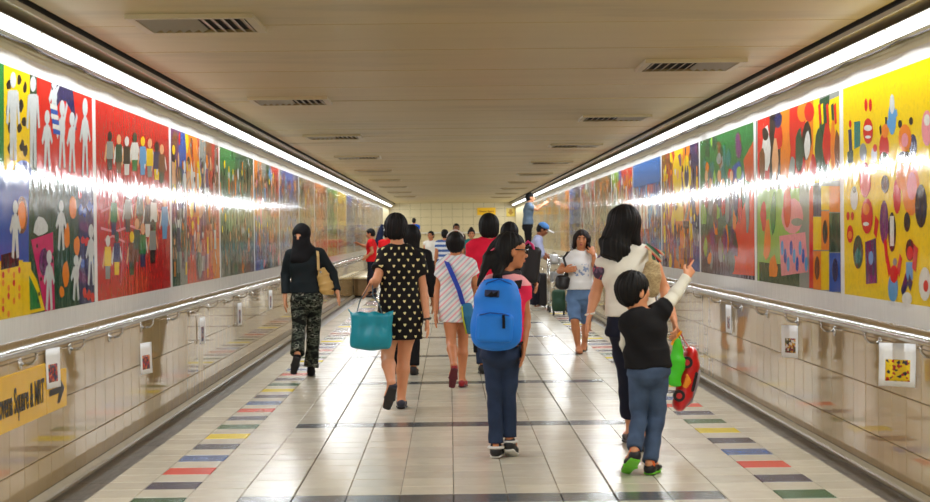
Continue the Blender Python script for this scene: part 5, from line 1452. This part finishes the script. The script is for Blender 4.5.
# toy car bag: nose down, wheels towards the green bag, roof towards the wall
yb_ = D - .02
car = empty('toy_car_bag', P(683, 408, yb_), 'red toy-car shaped bag with black wheels hanging beside the boy', 'bag')
c0 = P(685.5, 379, yb_)
ln = unit(P(690, 349, yb_) - P(676.5, 408, yb_)); rf = unit(V3(ln[2], 0, -ln[0])); sd_ = V3(0, -1, 0)
Cc = lambda a, b, c=0: c0 + ln * a + rf * b + sd_ * c       # a along the car, b towards the roof, c towards the viewer
M_CARRED = mat('glossy_red_plastic', (206, 20, 26), .3, .6, coat=.3)
pr = [Limb(Cc(-.17, -.005), Cc(.17, -.005), (.045, .075), (.045, .075), rf), Limb(Cc(-.10, .03), Cc(.09, .03), (.045, .068), (.045, .068), rf), Limb(Cc(-.19, .0), Cc(-.12, .012), (.03, .066), (.05, .072), rf), Limb(Cc(.19, .0), Cc(.12, .012), (.026, .064), (.05, .072), rf)]
make('body', M_CARRED, solid(pr, .007, .03), car)
for a in (-.115, .115):
    w_ = MB().disc(Cc(a, -.030, .075), sd_, .040, .03, 22).build('wheel', mat('black_tyre', (18, 17, 18), .5), car)
    MB().disc(Cc(a, -.030, .092), sd_, .020, .008, 16).build('hub', mat('red_hub', (190, 40, 44), .4), w_)
make('flame_decal', mat('orange_flame', (250, 150, 30), .4), solid([Limb(Cc(-.05, -.005, .076), Cc(.0, .01, .078), (.018, .006), (.024, .006), rf), Limb(Cc(0, .01, .078), Cc(.035, -.01, .076), (.018, .006), (.008, .005), rf)], .004, .006), car)
make('window', mat('dark_car_window', (30, 26, 34), .15), solid([Limb(Cc(-.06, .052, .058), Cc(.055, .052, .058), (.014, .012), (.014, .012), rf)], .005, .0), car)
MB().tube([Cc(-.2, .015, .03), Cc(-.14, .066, .03), Cc(-.02, .079, .03), Cc(.08, .074, .03)], .010, 8).build('grey_piping', mat('grey_trim', (150, 144, 150), .4), car, True)
MB().strap([Cc(.17, .02), P(684, 340, yb_), hx + V3(.01, .01, 0), P(680, 342, yb_ + .03), Cc(.16, -.02)], .008, .003, (0, 1, 0)).build('handle', M_CARRED, car)

# ---- woman on the telephone
D = 20.3
J = joints(D, head=(581.7, 239.8), neck=(580.5, 252), shL=(570, 257), shR=(591.5, 256.5), elL=(559.5, 271, D - .02), wrL=(565.5, 270, D - .16), elR=(596, 269, D - .12), wrR=(593, 253.5, D - .13),
           hipL=(573.5, 298), hipR=(586.5, 298), knL=(574.8, 321, D - .14), anL=G(578.3, D - .12, .08), toL=G(579.8, D - .28, .03), knR=(586, 323, D + .12), anR=(584.6, 341, D + .32), toR=(583.6, 350, D + .2))
J['hyaw'] = 186; J['hroll'] = -4
Gw = Person('woman in a white T-shirt and denim shorts walking forward with a phone at her ear', J, .97, 183, 'tan', .012, 1.02)
Gw.body(hand_kw={'R': dict(d=unit(P(590.5, 245, D - .06) - J['wrR']), side=V3(-1, 0, .2), curl=.8), 'L': dict(d=V3(.9, -.3, .1), side=V3(0, 0, 1), fist=1.0)})
face_parts(Gw.head, .97, Gw.root, 'tan')
def teeprint(t):
    s = t.xyz(t.coord()); n = t.noise(t.coord(), 26.0, 2.0)
    zc = J['shL'][2] - .16
    inside = t.m('MULTIPLY', t.m('LESS_THAN', t.m('ABSOLUTE', s[0]), 0.10), t.m('LESS_THAN', t.m('ABSOLUTE', t.m('SUBTRACT', s[2], zc)), 0.075))
    k = t.m('MULTIPLY', inside, t.m('GREATER_THAN', n, 0.53))
    t.l.new(t.mix(k, rgba((234, 234, 236)), rgba((150, 168, 204))), t.b.inputs['Base Color'])
Gw.top(mat('printed_white_tee', (234, 234, 236), .8, .25, fn=teeprint), HZ(580, 289.5, D), (.165, .12), .55, .014, 'shirt', .005, seed=24, neckline=.07)
Gw.trousers(cloth('light_blue_denim', (96, 124, 164), .16), HZ(580, 286, D), .97, .006, .010, 'shorts', .005, seed=25)
Gw.hair(hairmat('dark'), 'bob', extra=[E(Gw.head, (0, -.02, .02), (.098, .108, .10), .97)] + [Limb(Gw.head.p(q * .078, .005, .02), Gw.head.p(q * .082, .0, -.09), (.03, .05), (.028, .04), Gw.head.v(1, 0, 0)) for q in (-1, 1)], amp=.003)
M_FLIP = mat('brown_flip_flop', (110, 66, 48), .6)
Gw.shoe('L', skin('tan'), M_FLIP, low=.02, ankle=False)
Gw.shoe('R', mat('green_black_sandal', (44, 58, 40), .6), M_DARKSOLE, heel=P(584.5, 344.5, D + .34), toe=P(583.4, 351, D + .2), up=V3(0, -.6, .8), ankle=False)
ph_ = J['wrR'] + unit(P(590.5, 245, D - .06) - J['wrR']) * .085
po = empty('mobile_phone', ph_, 'black mobile phone held to the ear of the woman in the white T-shirt', 'phone')
make('casing', mat('black_phone', (22, 22, 26), .3), solid([Box(ph_ + V3(-.018, .01, .012), (.012, .022, .052), Frame(ph_, 0, 0, -18).R, .006)], .005, 0), po)
make('screen', mat('dark_screen', (40, 44, 54), .12), solid([Box(ph_ + V3(-.031, .01, .016), (.0035, .018, .042), Frame(ph_, 0, 0, -18).R, .002)], .004, 0), po)
bag = empty('black_handbag', P(562, 289, D - .05), 'black handbag at the hip of the woman on the telephone', 'bag')
make('body', mat('black_leather', (26, 24, 26), .4), solid([Limb(P(563, 278.5, D - .06), P(562, 285.5, D - .06), (.09, .04), (.085, .055), (1, 0, 0))], .01, .02), bag)
MB().strap([P(567.5, 276, D - .08), P(566.5, 268, D - .15), P(563.5, 258, D - .13), P(568, 252, D - .08), P(570, 251.5, D + .02), P(567, 266, D + .14), P(565, 278, D - .03)], .014, .004, (1, 0, 0)).build('strap', mat('black_leather'), bag)

# ---- generic standing or walking figures for the middle and far distance
def standing(px, Y, height, yaw, ground=0.0, stride=.16, lean=0.0, arms=.0):
    S = height / 1.62; base = G(px, Y, ground); Fr = Frame(base, yaw)
    p = lambda x, y, z: Fr.p(x * S, y * S, z * S)
    pts = {'sh': (.165, lean, 1.305), 'el': (.215, -.02 + lean, 1.03), 'wr': (.225, .07 + lean + arms, .80), 'hip': (.085, 0, .86)}
    J = {'head': p(0, .02 + lean * 1.2, 1.505), 'neck': p(0, -.005 + lean, 1.355), 'ground': ground}
    a, b = ((-1, 1) if Fr.v(1, 0, 0)[0] >= 0 else (1, -1))
    for q, sg in (('L', a), ('R', b)):
        for k, (x, y, z) in pts.items(): J[k + q] = p(sg * x, y, z)
        st = stride * sg
        J['kn' + q] = p(sg * .085, st * .5 + .03, .47); J['an' + q] = p(sg * .08, st, .085); J['to' + q] = p(sg * .085, st + .16, .03)
    return J, S
def dress(label, px, Y, height, yaw, top, bottom, hairk='black', sk='tan', ground=0.0, res=.018, long_hair=False, bare_legs=False, sleeve=.5, face=False, dressy=False, jk=None, extra=None, w=1.0, shoe=None, stride=.16):
    J, S = standing(px, Y, height, yaw, ground, stride)
    if jk: J.update(jk)
    pp = Person(label, J, S, yaw, sk, res, w)
    pp.body(legk=1.0 if bare_legs else .82)
    hz = pp.pel[2]
    if dressy: pp.top(top, hz - .22 * S, (.17 * S, .15 * S), sleeve, .015, 'dress', .004)
    else: pp.top(top, hz - .02 * S, (.165 * S * w + .012, .122 * S * w + .012), sleeve, .014, 'shirt', .004)
    if bottom is not None: pp.trousers(bottom, hz + .06 * S, .55 if bare_legs else 1.95, .012, .02, 'shorts' if bare_legs else 'trousers', .004)
    ex = []
    F = pp.head
    if long_hair:
        ex = [E(F, (0, -.02, .025), (.095, .11, .1), S), Limb(F.p(0, -.04 * S, .0), F.p(0, -.075 * S, -long_hair * S), (.095 * S, .075 * S), (.085 * S, .035 * S), F.v(1, 0, 0))]
    if extra: ex += extra(F, S)
    pp.hair(hairmat(hairk), 'long' if long_hair else 'short', extra=ex)
    for q in 'LR': pp.shoe(q, shoe or M_SNEAK, M_DARKSOLE, low=.03)
    if face: face_parts(F, S, pp.root, sk)
    return pp
jn = M_JEANS
# woman in pink-red top behind the backpack girl
def bob(F, S): return [E(F, (0, -.02, .015), (.105, .112, .112), S), E(F, (0, -.05, -.06), (.095, .06, .07), S)]
dress('woman with thick black bob in a plain crimson top, behind the girl with the backpack', 490.5, 17.5, 1.66, 0, cloth('crimson_jersey', (226, 28, 62), .08), jn, res=.012, extra=bob, w=1.1, stride=.1)
# dark-haired person with black pack
J2 = {'neck': P(513.5, 248.5, 19.0), 'head': P(510, 233, 19.0), 'shL': P(504, 257, 19.0), 'shR': P(530, 254.5, 19.0), 'elR': P(536, 276, 19.05), 'wrR': P(536.5, 285, 18.85), 'elL': P(500, 280, 19.05), 'wrL': P(500, 300, 18.9), 'hyaw': 15}
dress('person in black seen past the shoulder of the girl with glasses', 511.5, 19.0, 1.58, 0, M_BLACKCLOTH, jn, res=.013, jk=J2, sleeve=1.9, extra=bob, stride=.05)
bp = empty('black_backpack', P(531, 284, 18.82), 'black backpack with magenta piping worn by the person in black', 'backpack')
c0 = P(530.5, 263, 18.78)
make('body', mat('black_nylon', (24, 22, 26), .6), solid([Box(c0 + V3(0, 0, -.02), (.105, .09, .21), Frame(c0, 0, 0, 8).R, .06)], .012, .02, folds=wrinkle(.004, 30)), bp)
MB().tube([P(523.5, 246, 18.72), P(528, 241.5, 18.7), P(532.5, 245, 18.7), P(536, 256, 18.72), P(538, 268, 18.74)], .016, 8).build('piping', mat('magenta_piping', (196, 30, 104), .5), bp, True)
# woman in black behind the dotted dress
D = 17.4
J2 = {'anR': G(413.5, D - .05, .085), 'toR': G(415.5, D + .12, .03), 'knR': P(414.5, 333, D), 'anL': G(395.5, D + .15, .085), 'toL': G(395.5, D + .3, .03), 'knL': P(400, 332, D + .1)}
dress('woman in black with long wavy hair, walking just ahead of the dotted dress', 413, D, 1.55, 0, M_BLACKCLOTH, M_BLACKCLOTH, res=.013, jk=J2, sleeve=1.9, long_hair=.22, w=.95)
# far group
dress('girl in a white dress standing in the middle distance', 431.7, 42.0, 1.53, 205, cloth('white_frock', (236, 234, 226), .04), cloth('black_pattern_shorts', (40, 38, 42), .3), sleeve=.12, face=True, bare_legs=True, shoe=mat('brown_flip_flop'))
def bands(t):
    s = t.xyz(t.coord()); v = t.m('FRACT', t.m('MULTIPLY', s[2], 9.0))
    t.l.new(t.ramp(v, [(0, rgba((220, 226, 236))), (.5, rgba((62, 98, 170)))], True), t.b.inputs['Base Color'])
dress('person in a blue and white banded shirt, half hidden by the striped girl', 445.5, 38.0, 1.56, 0, mat('banded_cloth', (220, 226, 236), .8, fn=bands), jn)
dress('man in a dark brown shirt facing forward behind the striped girl', 457.0, 45.0, 1.73, 180, cloth('brown_shirt', (72, 48, 42)), jn, sk='brown', face=True)
dress('woman in a teal top with hair piled high, facing forward', 472.0, 40.0, 1.56, 178, cloth('teal_jersey', (38, 130, 130)), jn, face=True, extra=lambda F, S: [E(F, (0, -.03, .12), (.05, .05, .06), S), E(F, (0, -.03, .02), (.092, .1, .1), S)])
dress('person in a bright blue shirt on the far landing', 414.4, 58.0, 1.42, 0, cloth('bright_blue_shirt', (26, 92, 216), .06), jn, ground=.6, res=.022)
dress('dark-haired child in black on the far landing', 408.8, 57.0, 1.2, 0, M_BLACKCLOTH, jn, ground=.6, res=.022)
dress('second person in red, mostly hidden behind the dotted dress', 387.5, 42.0, 1.58, 20, cloth('bright_red_shirt', (222, 28, 34), .08), jn)
# man in red touching the left wall
D = 39.0
J2 = {'elR': P(364.5, 246.5, D + .15), 'wrR': P(359.8, 244.3, D + .1), 'elL': P(372.5, 252, D - .2), 'wrL': P(367.5, 256, D - .2), 'hpitch': -12}
dress('man in a red T-shirt reaching out to the left wall mural', 372.0, D, 1.60, -80, cloth('bright_red_shirt'), cloth('dark_trousers', (34, 36, 50)), jk=J2, face=True, stride=.08)
# man with cap bending over the trolley
D = 31.6
J = joints(D, head=(542.7, 229.5), neck=(538.3, 237.5), shL=(537, 241, D + .18), shR=(537, 241.5, D - .18), elL=(542.5, 253, D + .2), wrL=(551, 258.5, D + .15), elR=(541.5, 255.5, D - .22), wrR=(550, 261, D - .15),
           hipL=(531.5, 270, D + .09), hipR=(531.5, 270, D - .09), knL=(536.5, 289.5, D + .1), knR=(534.5, 289.5, D - .1), anL=G(536, D + .1, .09), anR=G(533, D - .1, .09), toL=G(543, D + .1, .03), toR=G(540.5, D - .1, .03))
J['hyaw'] = 98; J['hpitch'] = -28
Jm = Person('man in a blue cap and pale lilac shirt bending over a metal trolley', J, 1.02, 90, 'brown', .016, 1.05)
Jm.body(legk=.82); face_parts(Jm.head, 1.02, Jm.root, 'brown')
Jm.part('shirt', cloth('pale_lilac_shirt', (172, 178, 212), .08), Jm.torso(.018) + [(Limb(Jm.waist, Jm.pel, (.15, .12), (.178, .135), Jm.uh), .03)] + [(Limb(J['sh' + q], lerp(J['sh' + q], J['el' + q], .95), .07, .062), .03) for q in 'LR'], .03, folds=wrinkle(.005, 33))
Jm.trousers(cloth('dark_trousers'), HZ(531, 268, D), 1.96, .016, .025)
Jm.hair(hairmat('black'), 'short')
F = Jm.head; bc = cloth('blue_cap_cloth', (78, 128, 190), .1)
cp = Jm.part('cap', bc, [E(F, (0, -.008, .062), (.092, .108, .075), 1.02)], .01, h=.01, cuts=[Half(F.p(0, 0, .035), F.v(0, .15, -1))])
Jm.part('peak', mat('white_peak', (228, 228, 230), .6), [E(F, (0, .15, .04), (.07, .075, .012), 1.02)], .01, h=.009, parent=cp)
for q in 'LR': Jm.shoe(q, mat('pale_shoe', (206, 200, 190), .6), M_WHITESOLE)
# man on the stepladder
D = 41.0; g_ = .79
J = joints(D, head=(530.3, 197.6), neck=(528.6, 203.6), shL=(529, 206.8, D + .17), shR=(529, 207, D - .17), elL=(537.2, 207.5, D + .17), wrL=(543.8, 203.6, D + .1), elR=(537, 209.5, D - .17), wrR=(543.6, 204.6, D - .1),
           hipL=(527.8, 227, D + .09), hipR=(527.8, 227, D - .09), knL=(528.8, 243, D + .1), knR=(528.3, 243, D - .1), anL=G(527.8, D + .1, g_ + .09), anR=G(527.2, D - .1, g_ + .09), toL=G(533, D + .1, g_ + .03), toR=G(532.6, D - .1, g_ + .03))
J['hyaw'] = 84; J['ground'] = g_
K = Person('man in a grey-blue shirt on a stepladder reaching to the right wall', J, 1.02, 90, 'fair', .017, 1.0)
K.body(legk=.82); face_parts(K.head, 1.02, K.root, 'fair')
K.top(cloth('slate_shirt', (104, 124, 146), .1), HZ(528, 224.5, D), (.17, .135), .62, .018, 'shirt', .005)
K.trousers(M_BLACKCLOTH, HZ(528, 222, D), 1.96, .016, .025)
K.hair(hairmat('black'), 'short')
for q in 'LR': K.shoe(q, M_SNEAK, M_DARKSOLE)
# ------------------------------------------------------------------ ladders and trolley
M_ALU = mat('aluminium', (190, 192, 196), .35, metal=1.0)
def stepladder(x, y, height, steps, label, rz=0.0, spread=.38, wid=.24):
    root = empty('stepladder', (x, y, 0), label, 'ladder')
    c, s = math.cos(rz), math.sin(rz)
    Q = lambda a, b, z: (x + a * c - b * s, y + a * s + b * c, z)
    for sx in (-1, 1):
        MB().tube([Q(sx * wid, -spread, 0), Q(sx * wid * .8, -.03, height)], .018, 8).build('front_rail', M_ALU, root)
        MB().tube([Q(sx * wid, spread, 0), Q(sx * wid * .8, .03, height)], .016, 8).build('rear_rail', M_ALU, root)
        MB().tube([Q(sx * wid * .92, -spread * .55, height * .45), Q(sx * wid * .92, spread * .55, height * .45)], .006, 6).build('spreader', M_ALU, root)
    for i in range(steps):
        t = (i + 1) / (steps + .0001)
        z = height * t - .02; b = -spread + (spread - .03) * t
        a0 = wid * (1 - .2 * t)
        d = .06 if i < steps - 1 else .16
        v = [Q(-a0, b - d, z), Q(a0, b - d, z), Q(a0, b + d, z), Q(-a0, b + d, z)]
        MB().add(v + [(p[0], p[1], p[2] + .025) for p in v], [(3, 2, 1, 0), (4, 5, 6, 7), (0, 1, 5, 4), (1, 2, 6, 5), (2, 3, 7, 6), (3, 0, 4, 7)]).build('step' if i < steps - 1 else 'platform', M_ALU, root)
    return root
xk = G(528.5, 41.0, 0)[0]
stepladder(xk, 41.0, .785, 3, 'aluminium stepladder under the man reaching up the right wall', math.pi / 2)
xl = G(381.5, 47.0, 0)[0]
stepladder(xl, 47.0, 1.68, 6, 'tall aluminium stepladder behind the man in red', math.pi / 2 * .9, .4)
# dark cloth hanging on the tall ladder
cl = empty('dark_cloth', (xl - .1, 46.9, 1.0), 'dark navy cloth draped over the tall stepladder', 'cloth')
make('drape', cloth('navy_drape', (24, 32, 60), .1), solid([Limb(P(382, 226.5, 46.9), P(378.5, 243, 46.75), (.06, .12), (.12, .1), (1, 0, 0))], .02, .02, folds=wrinkle(.008, 40)), cl)

# luggage trolley with tools, left of the telephone woman
D = 31.0
x0, x1 = G(549, D, 0)[0], G(566, D, 0)[0]
tr = empty('metal_trolley', ((x0 + x1) / 2, D, 0), 'chrome trolley loaded with tools and sheets in front of the man in the cap', 'trolley')
dd = .28
M_CHR = mat('chrome', (206, 208, 210), .16, metal=1.0)
for sx in (x0, x1):
    for sy in (-dd, dd):
        MB().tube([(sx, D + sy, .12), (sx, D + sy, .98)], .014, 8).build('post', M_CHR, tr, True)
        w_ = MB().disc((sx, D + sy, .055), (1, 0, 0), .055, .03, 16).build('wheel', M_DARKSOLE, tr)
        MB().tube([(sx, D + sy, .055), (sx, D + sy, .13)], .012, 6).build('fork', M_CHR, w_, True)
for z in (.2, .55, .88):
    b = MB()
    b.tube([(x0, D - dd, z), (x1, D - dd, z), (x1, D + dd, z), (x0, D + dd, z), (x0, D - dd, z)], .010, 6)
    for i in range(1, 6):
        xx = x0 + (x1 - x0) * i / 6; b.tube([(xx, D - dd, z), (xx, D + dd, z)], .005, 5)
    b.build('wire_shelf', M_CHR, tr, True)
MB().tube([(x0 - .1, D - dd, .98), (x0 - .12, D - dd, 1.0), (x0 - .12, D + dd, 1.0), (x0 - .1, D + dd, .98)], .014, 8).build('push_handle', M_CHR, tr, True)
rt = random.Random(4)
def item(nm, lab, cat, lo, hi, col, rough=.5, metal=0.0, n=0):
    root = empty(nm, ((lo[0] + hi[0]) / 2, (lo[1] + hi[1]) / 2, lo[2]), lab, cat)
    c_ = (V3(*lo) + V3(*hi)) / 2; h_ = (V3(*hi) - V3(*lo)) / 2
    make('case', mat(nm + '_skin', col, rough, metal=metal, vary=.1 if not metal else 0), solid([Box(c_, h_, None, min(h_) * .4)], min(.016, min(h_) * .5), 0), root)
    MB().strap([(c_[0] - h_[0] * .4, c_[1], hi[2] - .002), (c_[0] - h_[0] * .2, c_[1], hi[2] + .04), (c_[0] + h_[0] * .2, c_[1], hi[2] + .04), (c_[0] + h_[0] * .4, c_[1], hi[2] - .002)], .012, .005, (0, 1, 0)).build('handle', M_DARKSOLE, root)
xm = (x0 + x1) / 2
item('tool_box', 'silver tool box on the top shelf of the chrome trolley', 'box', (x0 + .03, D - .2, .893), (xm + .02, D + .15, 1.06), (206, 208, 212), .3, .6)
item('plastic_tub', 'white plastic tub on the top shelf beside the silver tool box', 'tub', (xm + .04, D - .22, .893), (x1 - .02, D + .1, 1.0), (226, 226, 222))
item('grey_case', 'grey case on the middle shelf of the trolley', 'case', (x0 + .03, D - .2, .563), (x1 - .05, D + .2, .74), (150, 152, 154))
item('paint_tin', 'beige container on the lowest shelf of the trolley', 'container', (x0 + .03, D - .2, .213), (x0 + .2, D + .1, .44), (190, 176, 150))
# dark green wheeled bag beside the trolley
gb = empty('wheeled_bag', G(559, 29.6, 0), 'dark green wheeled bag standing in front of the chrome trolley', 'bag')
c0 = G(558.5, 29.6, .26)
make('body', mat('dark_green_canvas', (30, 66, 48), .7, vary=.15), solid([Box(c0, (.115, .12, .19), None, .05), Ell(c0 + V3(0, -.04, -.06), (.12, .12, .12))], .012, .03, folds=wrinkle(.005, 50)), gb)
for sx in (-.09, .09): MB().disc(c0 + V3(sx, -.03, -.205), (1, 0, 0), .055, .03, 14).build('wheel', M_DARKSOLE, gb)
MB().tube([c0 + V3(-.06, .08, .15), c0 + V3(-.06, .1, .42), c0 + V3(.06, .1, .42), c0 + V3(.06, .08, .15)], .008, 6).build('handle', M_CHR, gb, True)
# tall black case behind the man in the cap's feet
bs = empty('black_case', G(541.5, 32.6, 0), 'upright black case on the floor by the feet of the man in the cap', 'case')
c0 = G(541.5, 32.6, .36)
make('shell', mat('black_nylon'), solid([Box(c0, (.10, .14, .32), None, .04)], .014, 0), bs)
for sx in (-.06, .06): MB().disc(c0 + V3(sx, -.05, -.325), (1, 0, 0), .035, .025, 12).build('wheel', M_DARKSOLE, bs)
MB().tube([c0 + V3(-.04, .05, .31), c0 + V3(-.04, .05, .40), c0 + V3(.04, .05, .40), c0 + V3(.04, .05, .31)], .008, 6).build('handle', M_CHR, bs, True)
